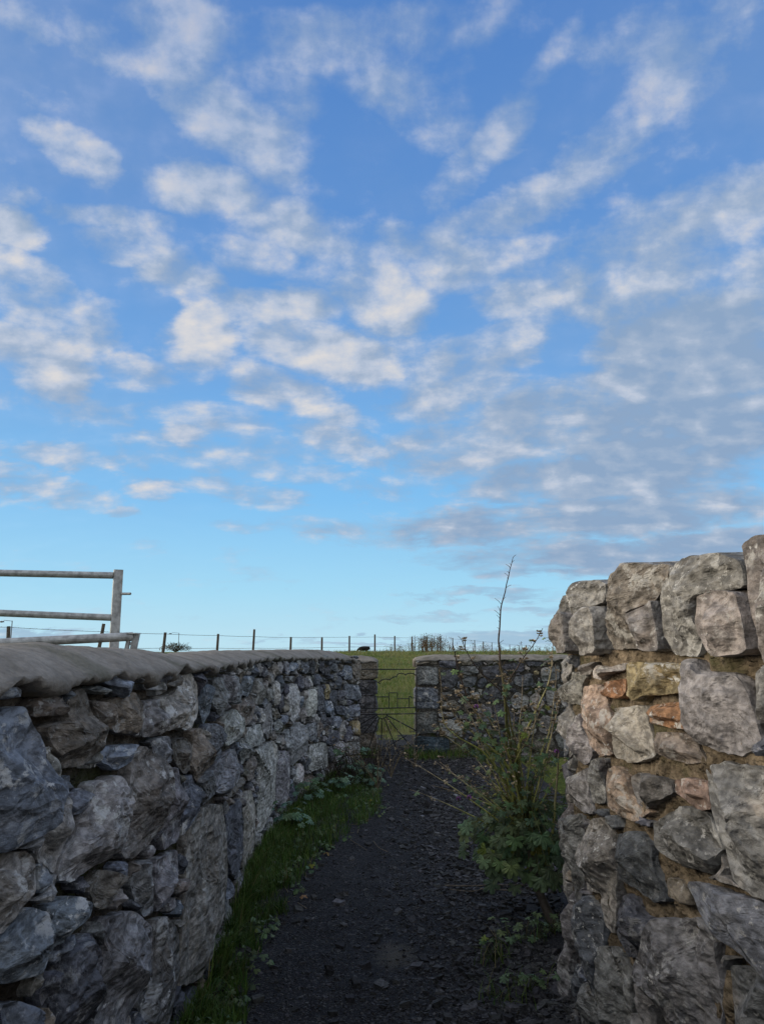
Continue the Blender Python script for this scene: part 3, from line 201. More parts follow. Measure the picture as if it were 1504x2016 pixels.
def mortar_mat(name, c1, c2, moss=0., bp=1.):
    m, t, bs = mat(name, .95, .1)
    P = t.v('MULTIPLY', obco(t), (1, .5, 1) if bp == 1 else (.8, 1, 1.4))   # bedding runs level, so the grain is drawn out along the wall
    a = t.noise(P, 7, 6, .65); b = t.noise(P, 48, 3, .6)
    c = t.mix(t.mr(a, .3, .7), c1, c2)
    c = t.mix(t.mr(b, .3, .7), t.scale(c, 1 - .45 * bp), t.scale(c, 1 + .3 * bp))
    if moss:
        ms = t.m('MULTIPLY', t.mr(t.noise(t.v('ADD', P, (4, 4, 2)), 3.2, 6, .65), .52, .64), moss)
        c = t.mix(ms, c, (.035, .045, .012))
    put(t, bs, c)
    nb = bump(t, None, t.noise(P, 18, 4, .6), bp, .04)
    gr = t.n('ShaderNodeTexVoronoi', feature='F1', i={'Vector': P, 'Scale': 62})
    bump(t, bs, t.m('ADD', t.m('MULTIPLY', gr.outputs[0], -.8), t.noise(P, 60, 2, .6)), .8 * bp, .012, nb)
    return m
def flat_mat(name, col, rough=.8, spec=.3, var=.3, sc_=20, metal=0., bmp=0.):
    m, t, bs = mat(name, rough, spec); P = obco(t)
    n = t.noise(P, sc_, 5, .6)
    put(t, bs, t.mix(t.mr(n, .3, .7), tuple(v * (1 - var) for v in col), tuple(v * (1 + var) for v in col)))
    bs.inputs['Metallic'].default_value = metal
    if bmp: bump(t, bs, t.noise(P, sc_ * 3, 5, .6), .6, bmp)
    return m
def tone_mat(name, rough=.7, spec=.3, trans=0., var=.35, sc_=30):
    m, t, bs = mat(name, rough, spec); P = obco(t)
    tone = t.n('ShaderNodeVertexColor', layer_name='tone').outputs[0]
    n = t.noise(P, sc_, 4, .6)
    c = t.mix(t.mr(n, .3, .7), t.scale(tone, 1 - var), t.scale(tone, 1 + var))
    put(t, bs, c)
    if trans:
        tr = t.n('ShaderNodeBsdfTranslucent', i={0: c}); mx = t.n('ShaderNodeMixShader', i={0: trans, 1: bs.outputs[0], 2: tr.outputs[0]})
        o = [n for n in t.t.nodes if n.type == 'OUTPUT_MATERIAL'][0]; t.t.links.new(mx.outputs[0], o.inputs[0])
    return m
M_STONE = stone_mat('weathered_limestone', .95, .95)
M_STONE_L = stone_mat('lichened_limestone', 1.12, 1.3)
M_MORT_R = mortar_mat('sandy_mortar', (.11, .088, .06), (.24, .195, .14), .6)
M_MORT_L = mortar_mat('grey_mortar', (.055, .05, .043), (.125, .115, .10), .8)
M_CAP = mortar_mat('cement_capping', (.18, .168, .152), (.27, .255, .235), .35, .3)
M_IRON = flat_mat('black_iron', (.012, .013, .015), .5, .4)
M_GALV = flat_mat('galvanised_steel', (.36, .37, .37), .5, .5, .35, 25, .35)
M_POST = flat_mat('weathered_timber', (.10, .085, .07), .9, .2, .4, 25)
M_WIRE = flat_mat('fence_wire', (.08, .085, .09), .6, .3)
M_LEAF = tone_mat('leaf', .55, .35, .25)
M_STEM = tone_mat('plant_stem', .75, .25)
M_GRASS = tone_mat('grass_blade', .6, .3, .3, .3, 6)
M_DRY = tone_mat('dry_plant', .9, .15, .1)
M_COW = flat_mat('black_hide', (.009, .009, .010), .7, .2)
M_GRAVEL = tone_mat('gravel_chip', .85, .3, 0, .45, 90)
M_LAMP = flat_mat('grey_paint', (.12, .13, .14), .5, .3)

# ---------------------------------------------------------------- mesh collector
class MB:
    def __init__(s): s.v = []; s.f = []; s.c = []; s.n = 0
    def add(s, verts, faces, col=(.3, .3, .3, 1)):
        verts = np.asarray(verts, float); k = len(verts)
        s.v.append(verts); s.f += [tuple(i + s.n for i in f) for f in faces]
        col = np.asarray(col, float)
        if col.ndim == 1:
            if len(col) == 3: col = np.r_[col, 1.]
            col = np.tile(col, (k, 1))
        s.c.append(col); s.n += k
    def tube(s, pts, r, seg=8, col=(.3, .3, .3, 1), cap=True, jit=0.):
        pts = np.asarray(pts, float); n = len(pts)
        r = np.full(n, r) if np.isscalar(r) else np.interp(np.linspace(0, 1, n), np.linspace(0, 1, len(r)), r)
        tg = np.gradient(pts, axis=0); tg /= np.linalg.norm(tg, axis=1)[:, None] + 1e-9
        up = np.array([0, 0, 1.]) if abs(tg[0][2]) < .9 else np.array([1., 0, 0])
        V = []
        for i in range(n):
            a = np.cross(tg[i], up); a /= np.linalg.norm(a) + 1e-9; b = np.cross(a, tg[i]); up = b
            th = np.arange(seg) * 2 * math.pi / seg
            V.append(pts[i] + (np.outer(np.cos(th), a) + np.outer(np.sin(th), b)) * r[i])
        V = np.vstack(V)
        Fc = [(i * seg + j, i * seg + (j + 1) % seg, (i + 1) * seg + (j + 1) % seg, (i + 1) * seg + j) for i in range(n - 1) for j in range(seg)]
        if cap: Fc += [tuple(range(seg))[::-1], tuple((n - 1) * seg + j for j in range(seg))]
        col = np.asarray(col, float)
        if col.ndim == 2: col = np.repeat(np.array([[np.interp(x, np.linspace(0, 1, len(col)), col[:, q]) for q in range(col.shape[1])] for x in np.linspace(0, 1, n)]), seg, axis=0)
        if col.ndim == 2 and col.shape[1] == 3: col = np.c_[col, np.ones(len(col))]
        s.add(V, Fc, col)
    def box(s, c, h, rot=None, col=(.3, .3, .3, 1)):
        V = np.array([[x, y, z] for x in (-1, 1) for y in (-1, 1) for z in (-1, 1)], float) * h
        if rot is not None: V = V @ np.array(rot).T
        s.add(V + np.array(c), [(0, 1, 3, 2), (4, 6, 7, 5), (0, 4, 5, 1), (2, 3, 7, 6), (0, 2, 6, 4), (1, 5, 7, 3)], col)
    def build(s, name, m, parent=None, smooth=False, loc=None):
        me = bpy.data.meshes.new(name)
        V = np.vstack(s.v)
        if loc is not None: V = V - np.array(loc)
        me.from_pydata(V.tolist(), [], s.f); me.update()
        ca = me.color_attributes.new('tone', 'FLOAT_COLOR', 'POINT'); ca.data.foreach_set('color', np.vstack(s.c).astype(np.float32).ravel())
        if smooth: me.polygons.foreach_set('use_smooth', [True] * len(me.polygons))
        me.materials.append(m)
        o = bpy.data.objects.new(name, me); C.objects.link(o)
        if parent is not None: o.parent = parent; o.location = (0, 0, 0)
        if loc is not None and parent is None: o.location = loc
        return o
def tag(o, label=None, cat=None, group=None, kind=None):
    if label: o['label'] = label
    if cat: o['category'] = cat
    if group: o['group'] = group
    if kind: o['kind'] = kind
    return o
def thing(name, label, cat, group=None, loc=(0, 0, 0)):
    o = bpy.data.objects.new(name, None); C.objects.link(o); o.location = loc
    o.empty_display_size = .1
    return tag(o, label, cat, group)
def fb(x, y, z, o=4): return mn.fractal(Vector((x, y, z)), 1.0, 2.0, o)   # about -1..1
def catm(p, n=8):
    p = np.array(p, float); p = np.vstack([2 * p[0] - p[1], p, 2 * p[-1] - p[-2]]); o = []
    for i in range(1, len(p) - 2):
        for k in range(n):
            t = k / n
            o.append(.5 * ((2 * p[i]) + (-p[i - 1] + p[i + 1]) * t + (2 * p[i - 1] - 5 * p[i] + 4 * p[i + 1] - p[i + 2]) * t * t + (-p[i - 1] + 3 * p[i] - 3 * p[i + 1] + p[i + 2]) * t ** 3))
    o.append(p[-2]); return np.array(o)
class Line:
    def __init__(s, pts, side, batter=0.):
        c = catm(pts, 24); d = np.r_[0, np.cumsum(np.linalg.norm(np.diff(c, axis=0), axis=1))]
        n = int(d[-1] / .02); s.s = np.linspace(0, d[-1], n); s.x = np.interp(s.s, d, c[:, 0]); s.y = np.interp(s.s, d, c[:, 1])
        tx = np.gradient(s.x, s.s); ty = np.gradient(s.y, s.s); l = np.hypot(tx, ty)
        s.nx = side * ty / l; s.ny = -side * tx / l; s.b = batter; s.L = d[-1]
    def at(s, u, z, h):
        u = np.asarray(u, float); z = np.asarray(z, float); o = s.b * (1 - np.clip(z, 0, 1.42) / 1.42) + h
        uc = np.clip(u, 0, s.L)
        X = np.interp(uc, s.s, s.x); Y = np.interp(uc, s.s, s.y); nx = np.interp(uc, s.s, s.nx); ny = np.interp(uc, s.s, s.ny)
        ex = u - uc; tx, ty = -ny, nx
        if s.sgn < 0: tx, ty = ny, -nx
        return np.stack([X + nx * o + ex * tx, Y + ny * o + ex * ty, z], -1)
TONES = {'g': (.215, .215, .215, .6), 'G': (.19, .19, .185, .15), 'b': (.165, .185, .215, .8), 'w': (.33, .32, .30, 1.), 'W': (.46, .45, .42, .9),
         'o': (.31, .165, .085, .9), 'y': (.33, .26, .14, .7), 'n': (.17, .148, .122, .45), 'd': (.105, .11, .125, .3), 't': (.235, .222, .20, .55),
         'v': (.33, .25, .20, .9), 's': (.075, .105, .125, .35)}
RND = random.Random(5)
def resample(p, n):
    p = np.array(p, float); q = []
    for i in range(len(p)):                       # knock the corners off once
        a, b, c = p[i - 1], p[i], p[(i + 1) % len(p)]
        q += [b + (a - b) * .1, b + (c - b) * .1]
    q = np.array(q); q = np.vstack([q, q[:1]]); d = np.r_[0, np.cumsum(np.linalg.norm(np.diff(q, axis=0), axis=1))]
    t = np.linspace(0, d[-1], n, endpoint=False)
    return np.stack([np.interp(t, d, q[:, 0]), np.interp(t, d, q[:, 1])], -1)
def stone(mb, line, poly, tone, seed, depth=.05, back=None, N=52, K=15, rough=1., fac=8, ridge=False, off=0.):
    "one rubble stone: irregular outline, broken faces, rough skin; back = how far a full block runs through the wall"
    r = random.Random(seed)
    p = resample(poly, N); c = p.mean(0); size = math.sqrt(max(1e-5, np.ptp(p[:, 0]) * np.ptp(p[:, 1])))
    for i in range(N):
        f = 1.015 + .055 * fb(p[i][0] * 16 + seed, p[i][1] * 16, seed * 1.7, 4); p[i] = c + (p[i] - c) * f
    D = min(depth, .12 * size + .022) * r.uniform(.8, 1.25)
    planes = []
    for k in range(fac):
        a = r.uniform(0, 6.283); planes.append((math.cos(a), math.sin(a), r.uniform(.3, 2.2), r.uniform(.5, 1.3)))
    if ridge: planes.append((float(line.sgn), .12, 1.5, .62))
    hx, hz = max(1e-3, np.ptp(p[:, 0]) / 2), max(1e-3, np.ptp(p[:, 1]) / 2)
    t1, t2 = r.uniform(-.3, .3), r.uniform(-.3, .3)
    rs = [1.0, 1.0, .993, .978, .955, .92, .87] + list(np.linspace(.77, .08, K - 6))
    V = []; U = []; Z = []; Hh = []
    if back:
        for hb, sh in ((-back, .80), (-back * .93, .93), (-back * .6, 1.0), (-back * .3, 1.02)):
            q = c + (p - c) * sh; U.append(q[:, 0]); Z.append(q[:, 1] + np.array([.014 * fb(a * 7, b * 7, hb * 9 + seed, 3) for a, b in q])); Hh.append(np.full(N, hb))
    e = r.choice((7., 11., 17.))
    for k, rr in enumerate(rs):
        q = c + (p - c) * rr
        u = (q[:, 0] - c[0]) / hx; v = (q[:, 1] - c[1]) / hz
        h = D * (1 - rr ** e) ** .55 * (1 + t1 * u + t2 * v) if k > 0 else np.full(N, -.035 if not back else -.02)
        for (ca, sa, sl, lv) in planes:
            h = np.minimum(h, np.maximum(D * (lv + .35 - sl * np.maximum(0, ca * u + sa * v)), .006))
        if k > 0:
            w_ = min(1, (1 - rr) * 6 + .25)
            h = h + np.array([(.13 * D + .0025) * w_ * rough * (fb(a * 11 + seed, b * 11, seed, 5) + .55 * fb(a * 34, b * 34 + seed, seed, 4)) for a, b in q])
            # splits along the bedding
            h = h - np.array([.10 * D * w_ * max(0, mn.noise(Vector((a * 6 + seed, b * 26, 0)))) * 2 for a, b in q])
        U.append(q[:, 0]); Z.append(q[:, 1]); Hh.append(h)
    U.append(np.array([c[0]])); Z.append(np.array([c[1]])); Hh.append(np.array([Hh[-1].mean()]))
    u = np.concatenate(U); z = np.concatenate(Z); h = np.concatenate(Hh)
    if off: h = np.where(h > -.05, h + off, h)
    V = line.at(u, z, h)
    nr = len(U) - 1; Fc = []
    fl = line.sgn < 0
    for k in range(nr - 1):
        for j in range(N):
            a, b = k * N + j, k * N + (j + 1) % N; q = (a, b, b + N, a + N); Fc.append(q)
    o = (nr - 1) * N; last = len(u) - 1
    Fc += [(o + j, o + (j + 1) % N, last) for j in range(N)]
    if back: Fc.append(tuple(range(N))[::-1])
    area = (np.roll(p[:, 0], -1) * p[:, 1] - p[:, 0] * np.roll(p[:, 1], -1)).sum()
    if (area > 0) == (line.sgn > 0): Fc = [q[::-1] for q in Fc]
    t = np.array(TONES[tone]); k = r.uniform(.82, 1.2); t = t * np.array([k * r.uniform(.95, 1.06), k, k * r.uniform(.94, 1.06), r.uniform(.6, 1.2)])
    mb.add(V, Fc, t)
def inside(poly, X, Z):
    p = np.array(poly); r = np.zeros(X.shape, bool)
    for i in range(len(p)):
        x0, z0 = p[i - 1]; x1, z1 = p[i]
        if z0 == z1: continue
        c = ((z0 > Z) != (z1 > Z)) & (X < (x1 - x0) * (Z - z0) / (z1 - z0) + x0); r ^= c
    return r
def fill(traced, s0, s1, z0, ztop, cell, seed, asp=1.25, gap=.012, minr=.02):
    "cells of rubble for every stretch of the wall that the listed stones leave open"
    g = .0125; xs = np.arange(s0, s1, g); zs = np.arange(z0, ztop, g)
    X, Z = np.meshgrid(xs, zs); occ = np.zeros(X.shape, bool)
    for _, p in traced: occ |= inside(p, X, Z)
    rnd = np.random.RandomState(seed); seeds = []
    big = [occ]
    # distance to the listed stones, by repeated growth
    dist = np.zeros(X.shape); cur = occ.copy()
    for k in range(14):
        dist[~cur] += g
        nx = cur.copy(); nx[1:] |= cur[:-1]; nx[:-1] |= cur[1:]; nx[:, 1:] |= cur[:, :-1]; nx[:, :-1] |= cur[:, 1:]; cur = nx
    cand = np.argwhere(~occ & (dist >= minr))
    if len(cand) == 0: return []
    rnd.shuffle(cand); pts = []
    for (i, j) in cand:
        x, z = xs[j], zs[i]; c = cell * (.55 + .9 * (mn.noise(Vector((x * 1.7, z * 2.3, seed))) * .5 + .5) * 1.3) * (1.15 - .35 * z / max(ztop, .1))
        c = min(c, max(.045, dist[i, j] * 1.6 + .02)) if dist[i, j] < .16 else c
        ok = True
        for (a, b, cc) in pts:
            if abs(a - x) < .8 and ((a - x) / asp) ** 2 + (b - z) ** 2 < ((c + cc) * .5) ** 2: ok = False; break
        if ok: pts.append((x, z, c))
    P_ = np.array(pts); lab = np.full(X.shape, -1)
    best = np.full(X.shape, 1e9)
    for k, (a, b, c) in enumerate(pts):
        i0 = np.searchsorted(xs, a - 1.2 * c * asp - .1); i1 = np.searchsorted(xs, a + 1.2 * c * asp + .1)
        dd = (np.abs(X[:, i0:i1] - a) / asp) ** 2.4 + np.abs(Z[:, i0:i1] - b) ** 2.4
        dd = dd / c ** 2.4; q = dd < best[:, i0:i1]; best[:, i0:i1][q] = dd[q]; lab[:, i0:i1][q] = k
    lab[occ] = -2
    out = []
    for k, (a, b, c) in enumerate(pts):
        poly = []
        for t in np.linspace(0, 2 * math.pi, 16, endpoint=False):
            ca, sa = math.cos(t) * asp, math.sin(t); rr = 0
            while rr < c * 1.3:
                x = a + ca * (rr + g); z = b + sa * (rr + g); j = int((x - s0) / g + .5); i = int((z - z0) / g + .5)
                if i < 0 or j < 0 or i >= len(zs) or j >= len(xs) or lab[i, j] != k: break
                rr += g * .5
            rr = max(.004, rr - gap * (.5 + rnd.rand())); poly.append((a + ca * rr, b + sa * rr))
        p = np.array(poly)
        if min(np.ptp(p[:, 0]), np.ptp(p[:, 1])) > .042: out.append((rnd.choice(MIX), [tuple(q) for q in p]))
    return out
def mortar(line, s0, s1, z0, ztopf, step, amp, rec, thick, seed, name, m, parent, endcap=True):
    mb = MB(); us = np.arange(s0, s1 + step * .5, step); nz = int(1.6 / step)
    Vs = []
    for u in us:
        zt = ztopf(u)
        zz = np.linspace(z0, zt, nz)
        h = np.array([rec + amp * (fb(u * 7, z * 7, seed, 4) + .6 * fb(u * 22, z * 22, seed, 4)) for z in zz])
        Vs.append(line.at(np.full(nz, u), zz, h))
        Vs.append(line.at(np.full(6, u), np.linspace(zt, z0, 6), np.full(6, -thick)))
    n = nz + 6; V = np.vstack(Vs); Fc = []
    for i in range(len(us) - 1):
        for j in range(n):
            a, b = i * n + j, i * n + (j + 1) % n; q = (a, b, b + n, a + n); Fc.append(q if line.sgn < 0 else q[::-1])
    Fc.append(tuple(range(n))); Fc.append(tuple((len(us) - 1) * n + j for j in range(n))[::-1])
    mb.add(V, Fc); return mb.build(name, m, parent, smooth=True)
def capping(line, s0, s1, ze, zt, width, over, seed, parent, step=.03, endround=0.):
    "rounded cement capping with a ragged lower lip"
    mb = MB(); us = np.arange(s0, s1 + .001, step); prof = np.linspace(0, 1, 26); Vs = []
    for u in us:
        e = ze(u); t = zt(u); k = 1.
        if endround:
            q = min(1., max(0., (s1 - u) / endround)) if endround > 0 else min(1., max(0., (u - s0) / -endround)); k = math.sqrt(max(0, 1 - (1 - q) ** 2))
        lip = e - .016 + .05 * fb(u * 5, 0, seed, 4) + .012 * fb(u * 30, 1, seed, 2)
        V = []
        row_h = []; row_z = []
        for w_ in prof:
            hgt = over - w_ * (width + over)
            dome = math.sin(math.pi * min(1, .02 + w_ * .98) * .5 if w_ < .45 else math.pi * .5 * (1 - (w_ - .45) * .25)) 
            if w_ < .45: dome = math.sin(w_ / .45 * math.pi / 2) ** .8
            else: dome = 1 - .5 * ((w_ - .45) / .55) ** 2
            z = e + (t - e) * dome * k
            z += .010 * fb(u * 4, hgt * 4, seed, 5) + .004 * fb(u * 22, hgt * 22, seed, 3)
            row_h.append(hgt + (.012 * fb(u * 6, w_ * 3, seed + 3, 4) if w_ < .3 else 0)); row_z.append(z)
        row_h = [-.09, over - .035, over - .006] + row_h + [-width - .002, -width, -.1]; row_z = [lip - .004, lip - .002, lip + .006] + row_z + [e - .05, e - .10, e - .10]
        row_z[3] = max(row_z[3], row_z[2] + .01)
        Vs.append(line.at(np.full(len(row_h), u), np.array(row_z), np.array(row_h)))
    n = len(Vs[0]); V = np.vstack(Vs); Fc = []
    for i in range(len(us) - 1):
        for j in range(n):
            a, b = i * n + j, i * n + (j + 1) % n; q = (a, b, b + n, a + n); Fc.append(q if line.sgn < 0 else q[::-1])
    Fc.append(tuple(range(n))); Fc.append(tuple((len(us) - 1) * n + j for j in range(n))[::-1])
    mb.add(V, Fc); return mb.build('coping', M_CAP, parent, smooth=True)
def tri(*kv):
    xs = [a for a, _ in kv]; ys = [b for _, b in kv]
    return lambda u: float(np.interp(u, xs, ys))
# ---------------------------------------------------------------- walls
# left wall -------------------------------------------------------
LL = Line(LEFT_PATH, 1); LL.sgn = 1
MIX = list('ggbbdnntwwgd')
lw = thing('stone_wall', 'long mortared rubble wall with rounded cement capping, left of the path', 'wall')
zeL = tri((0, 1.42), (3.6, 1.42), (5.6, 1.41), (8.4, 1.41), (10.6, 1.38), (12., 1.34), (12.65, 1.30))
ztL = tri((0, 1.515), (3.6, 1.512), (4.1, 1.508), (4.6, 1.497), (5.1, 1.474), (5.7, 1.470), (6.6, 1.476), (8.6, 1.478), (10.6, 1.480), (11.7, 1.455), (12.3, 1.40), (12.65, 1.36))
mortar(LL, .02, LL.L - .02, -.1, lambda u: zeL(u) - .01, .035, .012, -.034, .46, 3, 'mortar', M_MORT_L, lw)
st = MB(); sd_ = 100
lo = fill(T_LEFT, 1.5, LL.L - .03, -.06, 1.395, .165, 7, 1.35)
for t_, p in T_LEFT:
    big = len(p) >= 9; stone(st, LL, p, t_, sd_, .06 if big else .048, N=60 if big else 48, rough=1.15); sd_ += 1
for t_, p in lo: stone(st, LL, p, t_, sd_, .05, N=34, K=12); sd_ += 1
st.build('stonework', M_STONE_L, lw, smooth=False)
capping(LL, .02, LL.L + .02, zeL, ztL, .50, .045, 11, lw, endround=.25)
# end face of the left wall
EL = Line([(-.30, 10.93), (-.42, 11.42)], 1); EL.sgn = 1
# right wall ------------------------------------------------------
RL = Line(RIGHT_PATH, -1, .04); RL.sgn = -1
MIX = list('gggbbttwdn')
rw = thing('stone_wall', 'tall rubble wall in sandy mortar topped by upright rough blocks, right of the path', 'wall')
mortar(RL, .02, RL.L - .02, -.1, lambda u: 1.492, .016, .024, -.016, .42, 9, 'mortar', M_MORT_R, rw)
st = MB()
lo = fill(T_RIGHT, 1.3, RL.L - .05, -.06, 1.47, .20, 5, 1.2, .02)
for t_, p in T_RIGHT:
    stone(st, RL, p, t_, sd_, .075, N=72, K=20, fac=9, ridge=sd_ % 3 == 0); sd_ += 1
for t_, p in lo: stone(st, RL, p, t_, sd_, .055, N=40, K=13); sd_ += 1
st.build('stonework', M_STONE, rw, smooth=False)
def coping_stone(p, tone, depth=.06, lab=None, off=0.):
    global sd_
    mb = MB(); stone(mb, RL, p, tone, sd_, depth, back=.36, N=84, K=22, fac=9, rough=.8, ridge=True, off=off); sd_ += 1
    o = mb.build('coping_stone', M_STONE, rw, smooth=False)
    if lab: o['label'] = lab
CX = lambda p: np.mean(p, 0)
for k, (t_, p) in enumerate(T_COPING): coping_stone([((a - CX(p)[0]) * (.90 if k < 5 else .965) + CX(p)[0], (q - CX(p)[1]) * .985 + CX(p)[1]) for a, q in p], t_, .12, off=(.055 if k < 5 else .02) if k in (2, 4, 6, 8) else 0)
u = 2.86
rr_ = random.Random(3)
while u > .2:                                    # the run that carries on beside and behind the camera
    wd = rr_.uniform(.16, .3); hh = rr_.uniform(.2, .33)
    coping_stone([(u, 1.48), (u - .01, 1.48 + hh * .8), (u - wd * .3, 1.48 + hh), (u - wd * .8, 1.48 + hh * .93), (u - wd, 1.48 + hh * .6), (u - wd + .01, 1.475)], rr_.choice('tgtg'))
    u -= wd + .012
u = 5.22
while u < RL.L - .2:
    wd = rr_.uniform(.12, .24); hh = rr_.uniform(.17, .24)
    coping_stone([(u, 1.475), (u + .01, 1.48 + hh * .8), (u + wd * .3, 1.48 + hh), (u + wd * .8, 1.48 + hh * .9), (u + wd, 1.48 + hh * .6), (u + wd - .01, 1.475)], rr_.choice('tgtg'))
    u += wd + .01
# far wall --------------------------------------------------------
FL = Line(FAR_PATH, 1); FL.sgn = 1
MIX = list('ddgggnwb')
fw = thing('stone_wall', 'far cross wall of dark stones with squared end blocks, right of the iron gate', 'wall')
zeF = lambda u: 1.325; ztF = lambda u: 1.40
mortar(FL, .03, FL.L, -.1, lambda u: 1.33, .035, .010, -.010, .48, 14, 'mortar', M_MORT_L, fw)
st = MB()
lo = fill(T_FAR + T_QUOIN, .02, FL.L - .02, -.06, 1.32, .20, 4, 1.15)
for t_, p in T_FAR + lo: stone(st, FL, p, t_, sd_, .04, N=40, K=12); sd_ += 1
st.build('stonework', M_STONE, fw)
def block(line, poly, tone, back, parent, name='quoin'):
    global sd_
    mb = MB(); stone(mb, line, poly, tone, sd_, .035, back=back, N=60, K=14, rough=1.2); sd_ += 1
    return mb.build(name, M_STONE, parent)
for t_, p in T_QUOIN:
    b = block(FL, [(a - .01 if a < .15 else a, z) for a, z in p], t_, .46, fw)
    if t_ == 's': b['label'] = 'smooth blue slate block at the foot of the wall end'
capping(FL, -.01, FL.L, zeF, ztF, .50, .03, 21, fw, endround=-.35)
# gate pier beyond the left wall ----------------------------------
PL = Line([(-1.1, 11.66), (-.5, 11.64), (-.085, 11.62)], 1); PL.sgn = 1
pr = thing('stone_wall', 'short stone pier behind the hinge side of the iron gate, brownish blocks', 'wall')
mortar(PL, .0, PL.L - .04, -.1, lambda u: 1.30, .04, .008, -.01, .42, 17, 'mortar', M_MORT_L, pr)
ww = PL.L
for z0_, z1_, tn, x0_ in ((-.04, .27, 'n', .52), (.285, .56, 'd', .46), (.575, .80, 'd', .58), (.815, 1.03, 'd', .5), (1.045, 1.29, 'n', .44)):
    block(PL, [(x0_, z0_), (ww, z0_), (ww + .01, (z0_ + z1_) / 2), (ww - .01, z1_), (x0_ + .02, z1_)], tn, .42, pr)
st = MB()
MIX = list('nndg')
for t_, p in fill([('g', [(.42, -1), (2, -1), (2, 2), (.42, 2)])], 0, ww, -.05, 1.29, .2, 9): stone(st, PL, p, t_, sd_, .04, N=30, K=10); sd_ += 1
st.build('stonework', M_STONE, pr)
capping(PL, 0, ww + .02, lambda u: 1.30, lambda u: 1.38, .46, .03, 31, pr, endround=.3)
# ---------------------------------------------------------------- ground
def ground_z(x, y):
    t = min(1, max(0, (y - 14) / 31)); z = 1.24 * t
    if y > 45: z = 1.5 - .0056 * y - .008
    if y > 190: z = 1.5 - .0056 * 190 - .008 - .0115 * (y - 190)
    q = min(1, max(0, (-1.45 - x) / 1.2)); q = q * q * (3 - 2 * q); lz = .75 + .45 * min(1, max(0, y / 22))
    if y < 46: z = max(z, q * min(lz, 1.24 if y > 20 else 2)) if q > 0 else z
    q2 = min(1, max(0, (x - 1.6) / 1.2)) * (1 if y < 11 else 0); z = max(z, q2 * .35 if y < 10 else z)
    a = .05 * min(1, max(0, (y - 13) / 6)) * (1 if y < 45 else .9)
    z += a * fb(x * .35, y * .25, 2, 4) + (.010 * fb(x * 2, y * 2, 5, 3) if 13 < y < 60 else 0)
    return z - (.045 if y < 13.2 and -1.5 < x < 1.7 else 0)
xs = np.unique(np.round(np.r_[np.arange(-4, 4, .2), np.arange(4, 20, .5), -np.arange(4, 20, .5), np.geomspace(20, 2500, 26), -np.geomspace(20, 2500, 26)], 3))
ys = np.unique(np.round(np.r_[-np.geomspace(3, 600, 12), np.arange(-3, 13, .4), np.arange(13, 60, .3), np.geomspace(60, 3500, 50)], 3))
mb = MB(); V = [(x, y, ground_z(x, y)) for y in ys for x in xs]; nx_ = len(xs)
mb.add(V, [(j * nx_ + i, j * nx_ + i + 1, (j + 1) * nx_ + i + 1, (j + 1) * nx_ + i) for j in range(len(ys) - 1) for i in range(nx_ - 1)])
m, t, bs = mat('meadow_turf', .9, .15); P = obco(t)
c = t.ramp(t.noise(P, .55, 6, .65), [(.28, (.055, .078, .018)), (.45, (.10, .135, .028)), (.58, (.17, .18, .05)), (.75, (.19, .19, .07))])
c = t.mix(t.mr(t.noise(P, 22, 5, .7), .3, .7), t.scale(c, .5), t.scale(c, 1.35)); put(t, bs, c); bump(t, bs, t.noise(P, 14, 6, .7), 1., .08)
g = mb.build('ground', m, smooth=True); tag(g, kind='structure')
# path
def px_l(y): return float(np.interp(y, LL.y[::10], LL.x[::10])) if y < 10.9 else -1.0
ysp = np.r_[np.arange(-1.5, 3, .12), np.arange(3, 8, .035), np.arange(8, 15.2, .07)]
mb = MB(); V = []; cols = 58
def path_z(x, y):
    e = 0 if y < 14 else (y - 14) * .04 - .02
    return .012 * fb(x * 2.2, y * 2.2, 3, 4) + .006 * fb(x * 11, y * 11, 7, 3) + (.03 if x > .35 else 0) * max(0, x - .35) * 2 + e
for y in ysp:
    x0 = px_l(y) - .05; x1 = 1.75 if y < 10.9 else 1.3 + .25 * (y - 11)
    for k in range(cols):
        x = x0 + (x1 - x0) * k / (cols - 1); V.append((x, y, path_z(x, y)))
mb.add(V, [(j * cols + i, j * cols + i + 1, (j + 1) * cols + i + 1, (j + 1) * cols + i) for j in range(len(ysp) - 1) for i in range(cols - 1)])
m, t, bs = mat('dark_gravel', .9, .2); P = obco(t)
v1 = t.n('ShaderNodeTexVoronoi', feature='F1', i={'Vector': P, 'Scale': 95, 'Randomness': 1}); v2 = t.n('ShaderNodeTexVoronoi', feature='F1', i={'Vector': P, 'Scale': 190})
sp1 = t.n('ShaderNodeSeparateXYZ', i={0: v1.outputs['Color']}).outputs; sp2 = t.n('ShaderNodeSeparateXYZ', i={0: v2.outputs['Color']}).outputs
c = t.ramp(sp1[0], [(0, (.020, .021, .024)), (.6, (.040, .042, .048)), (.92, (.075, .075, .08)), (1, (.15, .145, .14))])
c2 = t.ramp(sp2[1], [(0, (.012, .012, .014)), (.8, (.032, .032, .036)), (1, (.12, .12, .12))])
c = t.mix(t.mr(t.noise(P, 6, 4, .6), .4, .6), c, c2)
